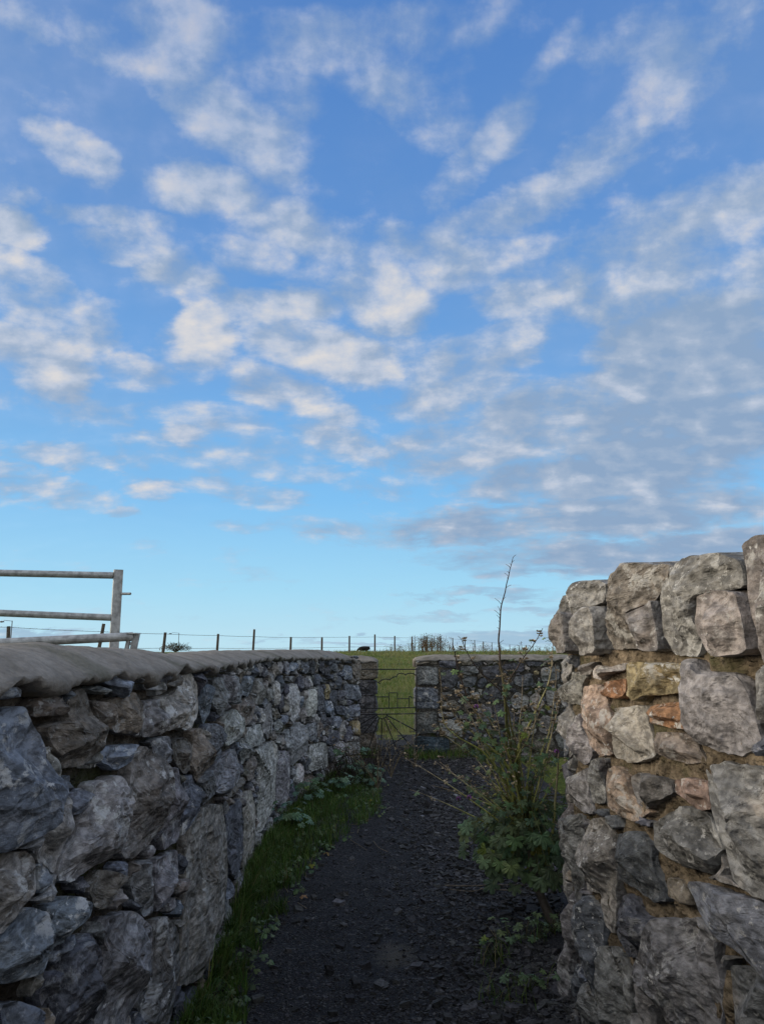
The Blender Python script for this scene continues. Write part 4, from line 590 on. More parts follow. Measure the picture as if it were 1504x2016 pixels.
# bare dusty earth where the chips have worn away
dp = t.v('LENGTH', t.v('MULTIPLY', t.v('SUBTRACT', P, (PATCH[0], PATCH[1], 0)), (6.5, 3.6, 0)))
dm = t.m('MULTIPLY', t.mr(t.m('ADD', dp, t.m('MULTIPLY', t.noise(P, 16, 5, .7), 1.3)), 1.5, .8), .8)
c = t.mix(dm, c, (.13, .12, .10))
ea = t.mr(t.noise(P, 1.3, 5, .6), .5, .68, 0, .55); c = t.mix(ea, c, (.028, .028, .030))
put(t, bs, c)
bump(t, bs, t.m('ADD', t.m('MULTIPLY', v1.outputs[0], -1.), t.m('MULTIPLY', v2.outputs[0], -.5)), 1., .012)
p_ = mb.build('path', m, smooth=True); tag(p_, kind='structure')
rg = random.Random(11)
# loose chips
mb = MB(); cubeV = np.array([[x, y, z] for x in (-1, 1) for y in (-1, 1) for z in (-1, 1)], float); cf = [(0, 1, 3, 2), (4, 6, 7, 5), (0, 4, 5, 1), (2, 3, 7, 6), (0, 2, 6, 4), (1, 5, 7, 3)]
cnt = 0
nr = np.random.RandomState(3)
while cnt < 30000:
    y = 3.0 + (rg.random() ** 1.7) * 9.5; x = rg.uniform(px_l(y) + .02, 1.05 if y < 5 else 1.3)
    if y < 4.4 and x > .86: continue
    rt = min(1, max(.0, (x + .1) / .6))
    if rg.random() > .35 + .65 * rt: continue
    if ((x - PATCH[0]) / .13) ** 2 + ((y - PATCH[1]) / .24) ** 2 < 1 + .8 * fb(x * 9, y * 9, 3, 3) and rg.random() < .8: continue
    s_ = .0022 + .003 * rg.random() + (.011 * rg.random() ** 6) * (.2 + rt) + (.02 * rg.random() ** 60)
    a = rg.random() * 6.28; v = cubeV * (1 + nr.uniform(-.42, .3, (8, 3))) * np.array([s_ * rg.uniform(.8, 1.5), s_, s_ * rg.uniform(.35, .8)])
    tl = nr.uniform(-.4, .4, 2); v[:, 2] += v[:, 0] * tl[0] + v[:, 1] * tl[1]
    ca, sa = math.cos(a), math.sin(a); v = np.stack([v[:, 0] * ca - v[:, 1] * sa + x, v[:, 0] * sa + v[:, 1] * ca + y, v[:, 2] + path_z(x, y) + s_ * .25], -1)
    k = rg.choice((.03, .038, .045, .055, .035, .075)) * (2.2 if rg.random() < .02 else 1)
    mb.add(v, cf, (k * 1.1, k * rg.uniform(1.05, 1.13), k * rg.uniform(1.05, 1.2), 1)); cnt += 1
gv = mb.build('gravel', M_GRAVEL); tag(gv, 'dark grey slate gravel loose over the path', kind='stuff')

# ---------------------------------------------------------------- grass and leaves
def leaf(mb, p, nrm, up, s_, col, lobes=5, cup=.25):
    nrm = np.array(nrm, float); nrm /= np.linalg.norm(nrm) + 1e-9; up = np.array(up, float); up -= nrm * up.dot(nrm); up /= np.linalg.norm(up) + 1e-9; rt = np.cross(up, nrm)
    V = [np.array(p)]; Cc = [np.array([*col, 1]) * 1.15]; n = lobes * 4; cup *= rg.uniform(.3, 1.5); tw = rg.uniform(-.3, .3)
    for k in range(n + 1):
        th = -2.55 + 5.1 * k / n; f = abs(math.sin((k / n) * lobes * math.pi)) ** .6; r_ = s_ * (.56 + .44 * f) * (1 - .16 * abs(th) / 2.55)
        if k in (0, n): r_ = s_ * .35
        x = r_ * math.sin(th); y = r_ * math.cos(th) + s_ * .12; z = -cup * (r_ ** 2) / s_ + tw * x * y / s_ - .10 * s_ * (f if k % 2 else 0)
        V.append(np.array(p) + rt * x + up * y + nrm * z); q = rg.uniform(.9, 1.1); Cc.append(np.array([*col, 1]) * [q, q, q, 1])
    mb.add(V, [(0, k, k + 1) for k in range(1, n + 1)], np.array(Cc))
def lcol(yel=.05):
    if rg.random() < yel * .5: return rg.choice(((.24, .25, .04), (.17, .22, .04), (.22, .21, .04)))
    k = rg.uniform(.7, 1.5); return (.105 * k * rg.uniform(.85, 1.2), .162 * k, .085 * k * rg.uniform(.7, 1.15))
def rdir(): 
    a = rg.random() * 6.283; return math.cos(a), math.sin(a)
def blade(mb, x, y, z, h, w_, ang, lean, col, seg=3):
    dx, dy = math.cos(ang), math.sin(ang); V = []; 
    for k in range(seg):
        f = k / seg; q = lean * f * f * h; ww_ = w_ * (1 - f * .75)
        V += [(x + dx * q - dy * ww_, y + dy * q + dx * ww_, z + h * f * (1 - .25 * lean * f)), (x + dx * q + dy * ww_, y + dy * q - dx * ww_, z + h * f * (1 - .25 * lean * f))]
    V.append((x + dx * lean * h, y + dy * lean * h, z + h * (1 - .25 * lean)))
    Fc = [(2 * k, 2 * k + 1, 2 * k + 3, 2 * k + 2) for k in range(seg - 1)] + [(2 * seg - 2, 2 * seg - 1, 2 * seg)]
    mb.add(V, Fc, (*col, 1))
def gcol(dry=0.):
    if rg.random() < dry: k = rg.uniform(.6, 1.1); return (.20 * k, .17 * k, .075 * k)
    k = rg.uniform(.6, 1.4); return (.068 * k * rg.uniform(.8, 1.4), .13 * k, .024 * k)
mb = MB(); ey = [e[1] for e in EDGE]; ex = [e[0] for e in EDGE]
o_ = sorted(zip(ey, ex)); ey = [a for a, _ in o_]; ex = [b for _, b in o_]
n_ = 0
while n_ < 15500:
    y = 2.9 + rg.random() ** 1.1 * 6.9; xw = px_l(y) + .015; xe = float(np.interp(y, ey, ex)) + .06 * fb(y * 3, 2, 0, 3)
    f = rg.random() ** 1.15; x = xw + (xe - xw) * f
    dn = fb(x * 4.5, y * 4.5, 1, 3)
    if f > .6 and rg.random() < (f - .6) * 1.9 - dn * .6: n_ += .25; continue
    if dn < -.12 and y < 5.4 or dn < -.3: n_ += .25; continue
    h = rg.uniform(.035, .10) * (1.25 if f < .3 else 1) * (1.25 if 5.2 < y < 8 else 1) * (1 + .5 * dn)
    blade(mb, x, y, path_z(x, y) - .003, h, rg.uniform(.0018, .0038), rg.random() * 6.28, rg.uniform(.1, .9), gcol(.03)); n_ += 1
for k in range(170):                              # longer tufts against the foot of the wall
    y = rg.uniform(3., 9.5); x = px_l(y) + rg.uniform(.03, .10); hh = rg.uniform(.10, .24)
    for j in range(rg.randint(5, 13)): blade(mb, x + rg.gauss(0, .015), y + rg.gauss(0, .02), path_z(x, y) - .005, hh * rg.uniform(.6, 1.1), rg.uniform(.002, .004), rg.uniform(-1.8, 1.8), rg.uniform(.3, 1.1), gcol(.06), 4)
for k in range(230):                              # broad weeds and dead straw among the grass
    y = 3. + rg.random() * 6.2; xw = px_l(y); xe = float(np.interp(y, ey, ex)); x = xw + (xe - xw + .08) * rg.random()
    if k % 3 == 0:
        a = rg.random() * 6.28; mb.tube([(x, y, path_z(x, y) + .02), (x + .07 * math.cos(a), y + .07 * math.sin(a), path_z(x, y) + .035)], .0013, 3, (.26, .21, .12, 1), cap=False)
    else:
        for j in range(rg.randint(3, 6)): a, b = rdir(); leaf(mb, (x + a * .03, y + b * .03, path_z(x, y) + rg.uniform(.02, .07)), (a * .4, b * .4 - .2, .9), (a, b, .1), rg.uniform(.012, .028), lcol(.04), rg.choice((1, 3, 5)))
vg = mb.build('verge_grass', M_GRASS); tag(vg, 'dark green grass strip along the foot of the left wall', kind='stuff')
mb = MB()
for k in range(1500):                             # foot of the far wall and the gateway sides
    q = rg.random()
    if q < .55: x = rg.uniform(.45, 1.9); y = 11.16 - rg.random() ** 2 * .55 * (1 - abs(x - 1.) * .3)
    elif q < .8: x = rg.uniform(.32, .75); y = rg.uniform(10.9, 11.8)
    else: x = rg.uniform(-.4, -.05); y = rg.uniform(11.0, 11.6)
    blade(mb, x, y, path_z(x, y) - .005, rg.uniform(.06, .17), .004, rg.random() * 6.28, rg.uniform(.2, .9), gcol(.12))
tag(mb.build('wall_foot_grass', M_GRASS), 'dark grass tufts round the gateway and far wall foot', kind='stuff')
mb = MB()
for k in range(26000):
    y = 14.2 + rg.random() ** 1.5 * 52; x = rg.uniform(-.06, .27) * y + rg.uniform(-.5, .5)
    if y < 17 and x > .25 and x < 1.2 and rg.random() < .8: continue
    s_ = 1 + (y - 14) / 45; dn = fb(x * .5, y * .33, 9, 3); dry = min(.9, max(.04, .30 + 1.0 * dn))
    kk = rg.uniform(.7, 1.3); col = (.22 * kk, .20 * kk, .085 * kk) if rg.random() < dry * .8 else (.115 * kk, .165 * kk, .03 * kk) if dn < .2 else (.19 * kk, .20 * kk, .06 * kk)
    blade(mb, x, y, ground_z(x, y) - .01, rg.uniform(.07, .26) * (1 + .8 * dn) * (1 if y < 45 else .7), .006 * s_, rg.random() * 6.28, rg.uniform(.15, .8), col, 2)
tag(mb.build('meadow_grass', M_GRASS), 'rough green and straw meadow grass beyond the gate', kind='stuff')

# ---------------------------------------------------------------- wrought gate
gt = thing('iron_gate', 'thin black iron gate with skyline, hills and half sun rays between the stone piers', 'gate')
def rod(name, pts, r, m=M_IRON, par=None, seg=6):
    mb = MB(); mb.tube(pts, r, seg); return mb.build(name, m, par)
for b_ in GATE['bar']: rod('rail', b_, .0085, M_IRON, gt)
rod('rail', GATE['foot'], .0075, M_IRON, gt)
mb = MB()
for a in GATE['arc']: mb.tube(catm(a, 5), .0075, 6)
mb.build('hill_outline', M_IRON, gt)
mb = MB()
for a in GATE['sky']:
    for p, q in zip(a[:-1], a[1:]): mb.tube([p, q], .0068, 6)
mb.build('skyline_outline', M_IRON, gt)
rod('half_sun', catm(GATE['sun'], 4), .007, M_IRON, gt)
for a in GATE['ray']: rod('sun_ray', a, .0088, M_IRON, gt)
rod('brace', GATE['brace'], .007, M_IRON, gt); rod('stile', GATE['stile'], .010, M_IRON, gt); rod('stile', GATE['stile2'], .010, M_IRON, gt)
# ---------------------------------------------------------------- galvanised gates on the left
def ext(a, b, k): a, b = np.array(a), np.array(b); return [tuple(a), tuple(a + (b - a) * k)]
fg = thing('farm_gate', 'tall galvanised steel gate with upright end post and pin, left beyond the wall', 'gate')
pt, pb = np.array(FARM['post'][0]), np.array(FARM['post'][1]); mb = MB(); ang = R(24); rm = [[math.cos(ang), -math.sin(ang), 0], [math.sin(ang), math.cos(ang), 0], [0, 0, 1]]
zt_, zb_ = pt[2], .78
mb.box((pt[0], pt[1], (zt_ + zb_) / 2), (.030, .030, (zt_ - zb_) / 2), rm); ep_ = mb.build('end_post', M_GALV, fg)
for k_ in ('r1', 'r2'): rod('rail', ext(FARM[k_][0], FARM[k_][1], 3.2), .0235, M_GALV, fg, 14)
for dz in (.27, .5): a, b = ext(FARM['r2'][0], FARM['r2'][1], 3.2); rod('rail', [(a[0], a[1], a[2] - dz), (b[0], b[1], b[2] - dz)], .0235, M_GALV, fg, 14)
rod('latch_pin', FARM['pin'], .009, M_GALV, ep_, 8)
lg = thing('farm_gate', 'lower galvanised steel gate tube with slotted end bracket, just above the left wall capping', 'gate')
rod('rail', ext(LOW['tube'][0], LOW['tube'][1], 3.2), .0245, M_GALV, lg, 16)
a, b = ext(LOW['tube'][0], LOW['tube'][1], 3.2)
for dz in (.24, .46): rod('rail', [(a[0], a[1], a[2] - dz), (b[0], b[1], b[2] - dz - .02)], .0215, M_GALV, lg, 14)
mb = MB(); c_ = np.array(LOW['plate'][0]) * .5 + np.array(LOW['plate'][1]) * .5
mb.box(c_, (.029, .034, .0035), None)
for q_, wd in (('legr', .017), ('legl', .0095)):
    A_, B_ = np.array(LOW[q_][0]), np.array(LOW[q_][1]); B_ = A_ + (B_ - A_) * 3.2
    V = [];
    for P0 in (A_, B_):
        for sx, sy in ((-1, -1), (1, -1), (1, 1), (-1, 1)): V.append(P0 + np.array([sx * wd, sy * .012, 0]))
    mb.add(V, [(0, 1, 2, 3), (4, 7, 6, 5), (0, 4, 5, 1), (1, 5, 6, 2), (2, 6, 7, 3), (3, 7, 4, 0)])
mb.tube(catm(LOW['arch'], 4), .0075, 8)
eb_ = mb.build('end_bracket', M_GALV, lg); rod('bolt', LOW['nub'], .005, M_GALV, eb_, 8)
# ---------------------------------------------------------------- fence
fe = thing('wire_fence', 'long barbed wire fence on grey wooden posts along the skyline', 'fence')
tops = []; mids = []
for k, (x, y, z, ln) in enumerate(POSTS):
    zb = ground_z(x, y) - .05; dx = -math.tan(R(ln)) * (z - zb); mb = MB(); rr = .05 if k < 5 else .055
    mb.tube([(x + dx, y, zb), (x + dx * .4, y, (z + zb) * .5 + .05), (x, y, z)], (rr, rr * .98, rr * .93), 9); mb.build('post', M_POST, fe)
    tops.append((x + dx * .07, y - rr, WIRES[k][0])); mids.append((x + dx * .55, y - rr, WIRES[k][1]))
x, y, z = tops[0]; tops.insert(0, (x - 6, y - 2.5, z + .05)); x, y, z = mids[0]; mids.insert(0, (x - 6, y - 2.5, z))
for row in (tops, mids):
    mb = MB()
    for i in range(len(row) - 1):
        a, b = np.array(row[i]), np.array(row[i + 1]); n = 9; L_ = np.linalg.norm(b - a)
        pts = [a + (b - a) * q / n - np.array([0, 0, .012 * math.sin(math.pi * q / n)]) for q in range(n + 1)]; mb.tube(pts, .0045 + .00006 * a[1], 5, cap=False)
        if a[1] < 60:
            for q in np.arange(.1, L_, .16):
                c_ = a + (b - a) * q / L_ - np.array([0, 0, .012 * math.sin(math.pi * q / L_)]); u_ = rg.uniform(-.5, .5)
                mb.tube([c_ + (-.02, 0, -.012 * u_ - .006), c_ + (.02, 0, .012 + .01 * u_)], .0035, 3, cap=False)
    mb.build('barbed_wire', M_WIRE, fe)
# ---------------------------------------------------------------- street lamps far off
for (a, b), lb in zip(LAMPS, ('distant grey street lamp above the leaning fence post at the far left edge', 'distant grey street lamp rising out of the far bush')):
    th = thing('street_lamp', lb, 'street lamp', 'street lamps beyond the field')
    rod('pole', [(a[0], a[1], ground_z(a[0], a[1]) - .3), (a[0], a[1], a[2])], .11, M_LAMP, th, 8)
    ar_ = rod('arm', [(a[0], a[1], a[2] - .1), (a[0] * .5 + b[0] * .5, b[1], a[2] + .05), (b[0] + .9, b[1], b[2])], .06, M_LAMP, th, 6)
    mb = MB(); mb.tube([(b[0] + 1.1, b[1], b[2] - .02), (b[0] + .5, b[1], b[2]), (b[0], b[1], b[2] - .03)], (.10, .22, .08), 8); mb.build('lamp_head', M_LAMP, ar_)
# ---------------------------------------------------------------- cow
mb = MB(); cx, cy, cz = COW; cz = ground_z(cx, cy) + .05
mb.tube(np.array([(1.0, 0, .42), (.88, 0, .55), (.5, 0, .56), (0, 0, .52), (-.4, 0, .50), (-.62, 0, .46), (-.78, 0, .36)]) + (cx, cy, cz), (.12, .34, .36, .40, .36, .28, .17), 16)
mb.tube(np.array([(-.6, 0, .55), (-.85, -.05, .42), (-1.0, -.1, .28), (-1.12, -.12, .16)]) + (cx, cy, cz), (.22, .17, .14, .09), 12)
for s_ in (-1, 1):
    mb.tube(np.array([(.65, .25 * s_, .4), (.35, .38 * s_, .14), (.75, .42 * s_, .06), (.95, .4 * s_, .05)]) + (cx, cy, cz), (.2, .13, .07, .05), 10)
    mb.tube(np.array([(-.45, .22 * s_, .35), (-.62, .3 * s_, .12), (-.3, .33 * s_, .06)]) + (cx, cy, cz), (.16, .09, .05), 10)
    mb.tube(np.array([(-.93, -.08 + .1 * s_, .42), (-.95, -.08 + .26 * s_, .44)]) + (cx, cy, cz), (.06, .03), 6)
mb.tube(np.array([(1.0, 0, .5), (1.1, .02, .3), (1.08, .03, .1)]) + (cx, cy, cz), (.05, .035, .05), 8)
cow = mb.build('cow', M_COW); rmd = cow.modifiers.new('skin', 'REMESH'); rmd.mode = 'VOXEL'; rmd.voxel_size = .035; rmd.use_smooth_shade = True
tag(cow, 'black cow lying in the grass on the skyline, head lowered', 'cow')
# ---------------------------------------------------------------- plants
# tree mallow on the right
ml = thing('tree_mallow', 'tall straggly mallow shrub with bare seed stems and purple flowers, against the right wall', 'shrub')
fo = MB(); sh = MB()
GREEN = np.array([(.085, .075, .045), (.42, .44, .12), (.46, .44, .18), (.40, .34, .22), (.24, .19, .14)]); BARK = np.array([(.11, .09, .07), (.13, .11, .09), (.12, .10, .075)])
DARKST = np.array([(.12, .13, .04), (.14, .14, .05), (.085, .06, .045), (.05, .035, .03), (.045, .03, .028)])
for i, (pts, rad) in enumerate(STEMS):
    c_ = catm(pts, 7); jit = np.array([[.006 * fb(a * 9, b * 9, i, 2), .006 * fb(b * 9, a * 9, i, 2), 0] for a, _, b in c_]); c_ = c_ + (jit * 1.2 if i else 0)
    mb = MB(); mb.tube(c_, rad, 9 if i == 0 else 6, BARK if i == 0 else (DARKST if i in (1, 2, 3, 4) else GREEN))
    if i:
        n = len(c_)
        for k in range(int(n * .25), n):
            f = k / n; p = c_[k]
            # side spurs with dry seed cases
            if rg.random() < (.55 if i != 1 else .75 if f > .3 else .3):
                a, b = rdir(); L_ = rg.uniform(.012, .05) * (1.4 if f < .6 else .8); e_ = p + np.array([a * L_, b * L_, L_ * rg.uniform(.3, 1.)])
                mb.tube([p, (p + e_) / 2 + (0, 0, .003), e_], (.0018, .001), 4, (.10, .08, .045, 1))
                if i != 1 or f < .25:
                    if rg.random() < (.75 if f < .85 else .4):
                        for q in range(rg.randint(1, 4)):
                            cc = e_ + np.array([rg.gauss(0, .008), rg.gauss(0, .008), rg.gauss(0, .008)]); kk = rg.uniform(.6, 1.3)
                            for w_ in range(5): a2 = w_ * 1.256 + rg.random(); leaf(sh, cc, (math.cos(a2), math.sin(a2), .6), (math.cos(a2), math.sin(a2), .8), rg.uniform(.008, .014), (.40 * kk, .33 * kk, .23 * kk), 1, .6)
            # leaves on the lower stems
            pl = (.5 if f < .6 else .16 if f < .8 else .08) * (0 if i == 1 and f > .25 else 1) * (.45 if i in (2, 3, 4, 5) else 1)
            for q in range(2):
                if rg.random() < pl:
                    a, b = rdir(); s_ = rg.uniform(.018, .036) * (1.3 - f * .8); e_ = p + np.array([a * .05, b * .05, rg.uniform(-.01, .05)])
                    mb.tube([p, e_], .0012, 4, (.10, .13, .04, 1)); leaf(fo, e_, (a * .5, b * .5 - .35, .8), (a, b, -.15), s_, lcol(.05))
    mb.build('trunk' if i == 0 else 'stem', M_STEM, ml, smooth=True)
hub = np.array(STEMS[0][0][-1])
for k in range(26):                               # thinner straw coloured stems fanning out
    el_ = rg.uniform(.35, 1.5); a_ = rg.uniform(2.2, 4.6) if k % 3 else rg.uniform(-1.2, 1.2); L_ = rg.uniform(.35, .85); hx_ = math.cos(el_) * math.cos(a_); hy_ = math.cos(el_) * math.sin(a_) * .6; o0 = hub + np.array([rg.gauss(-.03, .04), rg.gauss(0, .05), rg.uniform(-.1, .05)])
    pts = [o0 + np.array([hx_ * L_ * f, hy_ * L_ * f, L_ * f * math.sin(el_) - .10 * L_ * f * f]) + np.array([.012 * fb(f * 4, k, 1, 2), .012 * fb(f * 4, k, 5, 2), 0]) * f for f in np.linspace(0, 1, 9)]
    if pts[-1][0] > 1.12: continue
    mb = MB(); mb.tube(catm(pts, 3), (.0055, .0035, .0015), 5, GREEN * (1 if k % 2 else .8))
    for p in pts[3:]:
        if rg.random() < .7:
            for w_ in range(rg.randint(2, 6)): a2 = rg.random() * 6.28; kk = rg.uniform(.6, 1.2); leaf(sh, p + np.array([rg.gauss(0, .012), 0, rg.gauss(0, .012)]), (math.cos(a2), math.sin(a2), .6), (math.cos(a2), math.sin(a2), .8), rg.uniform(.008, .013), (.40 * kk, .33 * kk, .23 * kk), 1, .6)
        elif rg.random() < .6: a, b = rdir(); leaf(fo, p + np.array([a * .03, b * .03, .01]), (a * .5, b * .5 - .35, .8), (a, b, -.1), rg.uniform(.018, .034), lcol(.05))
    mb.build('stem', M_STEM, ml, smooth=True)
st2 = MB()
for k in range(300):                              # the leafy heart of the shrub
    v = np.array([rg.gauss(0, 1) for _ in range(3)]); v /= np.linalg.norm(v); rr = rg.uniform(.35, 1.05)
    c_ = hub + np.array([-.05, .02, .0]) + v * rr * np.array([.35, .32, .38])
    if c_[2] < .12 or c_[0] > 1.22 or (c_[2] > hub[2] + .1 and rg.random() < .5): continue
    low = c_[2] < hub[2] - .02; s_ = rg.uniform(.036, .066) if low else rg.uniform(.018, .038)
    a, b = v[0], v[1]; yl = .12 if low and c_[0] > hub[0] - .2 else .05
    leaf(fo, c_, (a * .55, b * .5 - .45, .65 + .3 * v[2]), (a, b, -.45 if low else .1), s_, lcol(yl))
    pm = hub + (c_ - hub) * .45 + np.array([0, 0, .06]); st2.tube([hub + (c_ - hub) * .12, pm, c_], (.0022, .0012), 4, (.11, .12, .045, 1), cap=False)
for k in range(60):
    f = rg.random(); base = np.array([rg.uniform(.78, 1.12), rg.uniform(4.5, 5.0), rg.uniform(.2, .62)])
    leaf(fo, base, (rg.uniform(-.6, .1), -.6, .5), (rg.uniform(-1, 1), -.2, -.6), rg.uniform(.03, .05), lcol(.1))
st2.build('leaf_stalks', M_STEM, ml); fo.build('foliage', M_LEAF, ml); sh.build('seed_heads', M_DRY, ml)
for p in FLOWERS:
    mb = MB()
    for q in range(5): a = q * 1.2566; leaf(mb, np.array(p) + (0, 0, 0), (math.cos(a) * .6, math.sin(a) * .6 - .3, .5), (math.cos(a), math.sin(a), .5), .015, (.20, .055, .25), 1, .2)
    mb.tube([np.array(p) - (0, 0, .02), np.array(p)], (.003, .005), 5, (.07, .10, .03, 1)); mb.build('flower', M_LEAF, ml)
# young mallows on the left verge
SL = ['blue green mallow clump at the foot of the left wall, nearest of them', 'mallow clump with a yellowing leaf against the pale slabs of the left wall', 'tiny mallow sprig between two larger clumps on the left verge', 'broad mallow clump at the corner of the left wall, by the iron gate',
      'mallow clump spreading over the path edge in front of the gate', 'small dark mallow clump in the shade of the left wall, before the corner']
for k, ((x, y, z), s_, n) in enumerate(SEEDLINGS):
    th = thing('mallow_plant', SL[k], 'plant', 'young mallows on the left verge'); fo = MB(); sm = MB(); hh = s_ * 1.5
    for j in range(n * 2):
        a, b = rdir(); q = rg.uniform(.25, 1.1) * s_; e_ = np.array([x + a * q, y + b * q, path_z(x, y) + hh * rg.uniform(.35, 1.1)])
        sm.tube([(x, y, 0), (x + a * q * .4, y + b * q * .4, e_[2] * .75), e_], (.0025, .0015), 5, (.06, .07, .03, 1), cap=False)
        cl = lcol(.02); cl = (cl[0] * .95, cl[1] * 1.1, cl[2] * 1.5); leaf(fo, e_, (a * .35, b * .35 - .25, .9), (a, b, -.1), rg.uniform(.034, .058), cl if not (k == 1 and j == 0) else (.25, .22, .03), 7)
    sm.build('stem', M_STEM, th); fo.build('foliage', M_LEAF, th)
# bare dark bramble mass beside the corner
th = thing('dead_bramble', 'tangle of dark dead twigs at the left wall corner below the gate', 'shrub'); mb = MB()
for k in range(190):
    x = rg.uniform(-.62, .0); y = rg.uniform(8.3, 9.8) + (x + .6) * .9; a, b = rdir(); L_ = rg.uniform(.12, .48)
    mb.tube([(x, y, 0), (x + a * L_ * .4, y + b * L_ * .3, L_ * .8), (x + a * L_, y + b * L_, L_ * rg.uniform(.5, 1.1))], (.003, .001), 4, (.035, .026, .02, 1), cap=False)
mb.build('twigs', M_STEM, th)
# dead flower stalks by the gate
DL = ['dry seed stalks leaning over the path at the left wall corner', 'pale dry seed stalks standing in front of the iron gate', 'thin dead stalks below the far wall end block']
for k, (x, y, z) in enumerate(DEAD):
    th = thing('dead_weed', DL[k], 'dead plant', 'dry weeds in front of the gate')
    for j in range((7, 6, 4)[k]):
        sm = hd = MB(); a = rg.uniform(-1, .9); L_ = rg.uniform(.35, .85) if k < 2 else rg.uniform(.2, .45); pts = []
        for q in range(8):
            f = q / 7; pts.append((x + a * L_ * .8 * f ** 1.3 + .012 * fb(f * 5, j, k, 2), y + rg.uniform(-.1, .1) * f, L_ * f * (1 - .3 * abs(a) * f)))
        sm.tube(catm(pts, 2), (.004, .0015), 5, (.20, .16, .10, 1), cap=False)
        for q in range(3, 8):
            for u_ in range(rg.randint(1, 3)): a2, b2 = rdir(); kk = rg.uniform(.6, 1.2); leaf(hd, np.array(pts[q]) + (rg.gauss(0, .012), 0, rg.gauss(0, .012)), (a2, b2, .3), (b2, a2, .6), rg.uniform(.009, .017), (.30 * kk, .24 * kk, .16 * kk), 3, .5)
        sm.build('stalk', M_DRY, th)
# small weeds at the foot of the right wall
RWL = ['small nettle-like weed with pointed leaves on the gravel, near the right wall', 'grassy weed tuft with straw blades on the gravel in front of the right wall', 'low leafy weed at the bottom edge beside the right wall', 'mallow seedling with toothed green leaves beside the right wall foot',
       'yellowing grass tuft lowest on the gravel, right side', 'bright little mallow seedling touching the right wall below the trunk', 'weed sprig in the gravel left of the mallow trunk', 'weed sprig at the path edge below the mallow branches']
for k, ((x, y, z), s_) in enumerate(RWEEDS):
    x = min(x, .74 if y < 4 else 1.0)
    th = thing('weed', RWL[k], 'weed', 'weeds in the gravel by the right wall'); fo = MB(); sm = MB(); z0 = path_z(x, y)
    for j in range(12):
        a, b = rdir(); q = rg.uniform(.2, 1.) * s_ * .9; e_ = np.array([x + a * q, y + b * q, z0 + rg.uniform(.02, .10)])
        sm.tube([(x, y, z0 - .005), (x + a * q * .5, y + b * q * .5, e_[2] * .8 + z0 * .2), e_], (.002, .001), 4, (.06, .075, .03, 1), cap=False)
        if k in (0, 2, 3, 5, 6, 7): leaf(fo, e_, (a * .3, b * .3 - .2, .9), (a, b, 0), rg.uniform(.016, .034), lcol(.06), 5)
    for j in range(42 if k in (1, 4) else 10): blade(fo, x + rg.gauss(0, s_ * .35), y + rg.gauss(0, s_ * .35), z0, rg.uniform(.05, .15), .0025, rg.random() * 6.28, rg.uniform(.3, 1.1), gcol(.25), 3)
    sm.build('stem', M_STEM, th); fo.build('foliage', M_LEAF, th)
# twigs and fallen leaves
TL = ['long pale twig lying across the gravel under the mallow, upper of the pair', 'pale twig lying just below the longest one under the mallow', 'short pale bent twig lying on the open path', 'thin crooked twig left of the pair under the mallow', 'fine straw lying on the path edge of the grass', 'short straw at the grass edge beside a fallen leaf']
for k, pts in enumerate(TWIGS):
    pts = [(a, b, c + path_z(a, b)) for a, b, c in pts]
    mb = MB(); mb.tube(catm(pts, 5), (.0045, .0025) if k < 2 else (.003, .002), 6, (.20, .165, .125, 1))
    if k < 2: p = np.array(pts[1]); mb.tube([p, p + (-.05, -.05, .02)], (.002, .001), 5, (.19, .15, .12, 1))
    o = mb.build('twig', M_DRY); tag(o, TL[k], 'twig', 'twigs on the gravel')
mb = MB(); leaf(mb, (-.405, 6.02, .02), (.1, -.3, 1), (.4, 1, 0), .03, (.24, .17, .08), 5, .5); tag(mb.build('fallen_leaf', M_DRY), 'tan fallen leaf at the grass edge, the farther one', 'leaf')
mb = MB(); leaf(mb, (-.47, 5.0, .02), (.1, -.3, 1), (-.5, 1, 0), .028, (.26, .16, .09), 5, .5); tag(mb.build('fallen_leaf', M_DRY), 'brown fallen leaf at the grass edge, the nearer one', 'leaf')
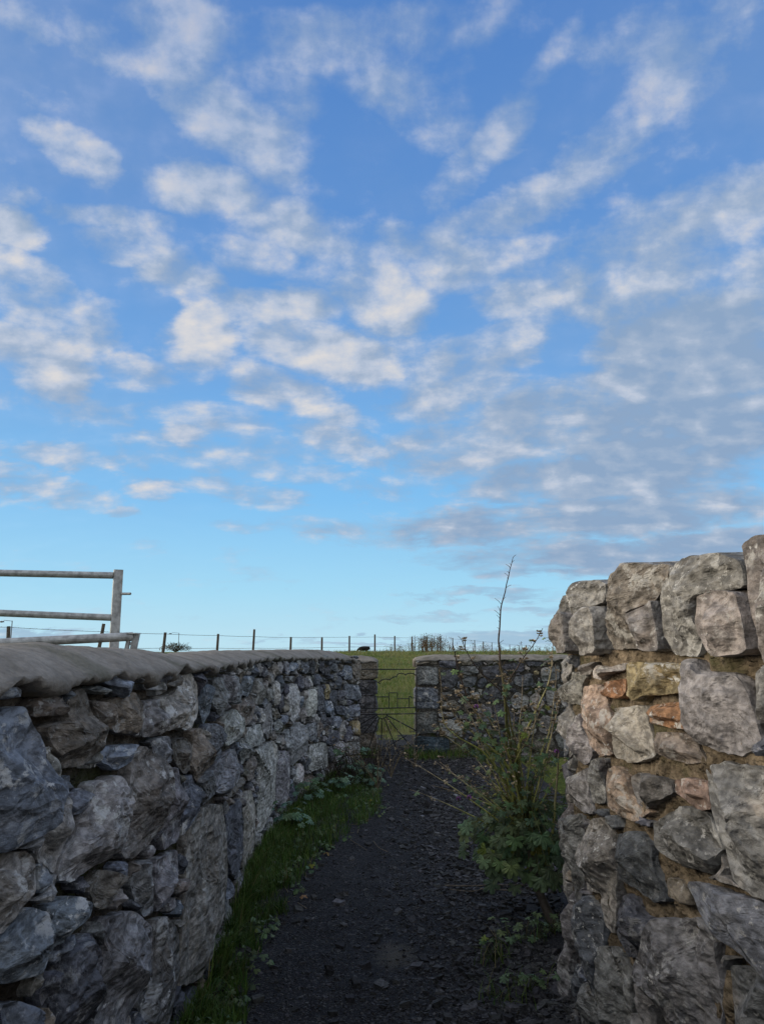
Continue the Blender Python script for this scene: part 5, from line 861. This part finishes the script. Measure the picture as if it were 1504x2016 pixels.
# ---------------------------------------------------------------- skyline growth
mb = MB()
for k in range(230):
    y = rg.uniform(47, 100); r0 = rg.uniform(-.0, .225); 
    if rg.random() < .45: r0 = rg.gauss(.062, .012); y = rg.uniform(47, 60)
    x = r0 * y; zb = ground_z(x, y); H_ = (rg.uniform(.35, .8) + (.45 if .03 < r0 < .085 else 0)) * (1 if rg.random() < .7 else .6)
    lean = rg.uniform(-.2, .2)
    mb.tube([(x, y, zb - .1), (x + lean * H_ * .4, y, zb + H_ * .5), (x + lean * H_, y, zb + H_)], (.012, .006), 4, (.07, .05, .035, 1), cap=False)
    for q in range(rg.randint(10, 30)):
        f = rg.uniform(.25, 1.); a, b = rdir(); kk = rg.uniform(.5, 1.2)
        leaf(mb, (x + lean * H_ * f + a * .17, y + b * .1, zb + H_ * f + rg.gauss(0, .03)), (a, b - .5, .4), (b, a, .5), rg.uniform(.02, .045), (.11 * kk, .075 * kk, .05 * kk) if rg.random() < .75 else (.07 * kk, .09 * kk, .03 * kk), 1, .5)
tag(mb.build('tall_weeds', M_DRY), 'brown dry thistles and docks growing along the fence on the skyline', kind='stuff')
bs_ = thing('bush', 'low dark bush on the skyline behind a fence post, left of centre', 'bush'); mb = MB(); tw = MB(); bx, by, bz = BUSH; bz = ground_z(bx, by)
for k in range(750):
    a, b = rdir(); q = rg.random() ** .6; e_ = (bx + a * q * 1.25, by + b * q * .9, bz + .1 + rg.random() ** .8 * .62 * (1 - .55 * q * q) * (1 + .35 * fb(a * 2, b * 2, 1, 2)))
    kk = rg.uniform(.5, 1.2); leaf(mb, e_, (a, b - .4, .5), (b, a, .3), rg.uniform(.03, .06), (.055 * kk, .06 * kk, .03 * kk), 3, .4)
for k in range(26): a, b = rdir(); q = rg.uniform(.3, 1.3); tw.tube([(bx, by, bz), (bx + a * q * .5, by + b * .3, bz + .3), (bx + a * q, by + b * .5, bz + rg.uniform(.5, .85))], (.02, .006), 4, (.05, .04, .03, 1), cap=False)
mb.build('foliage', M_LEAF, bs_); tw.build('twigs', M_STEM, bs_)
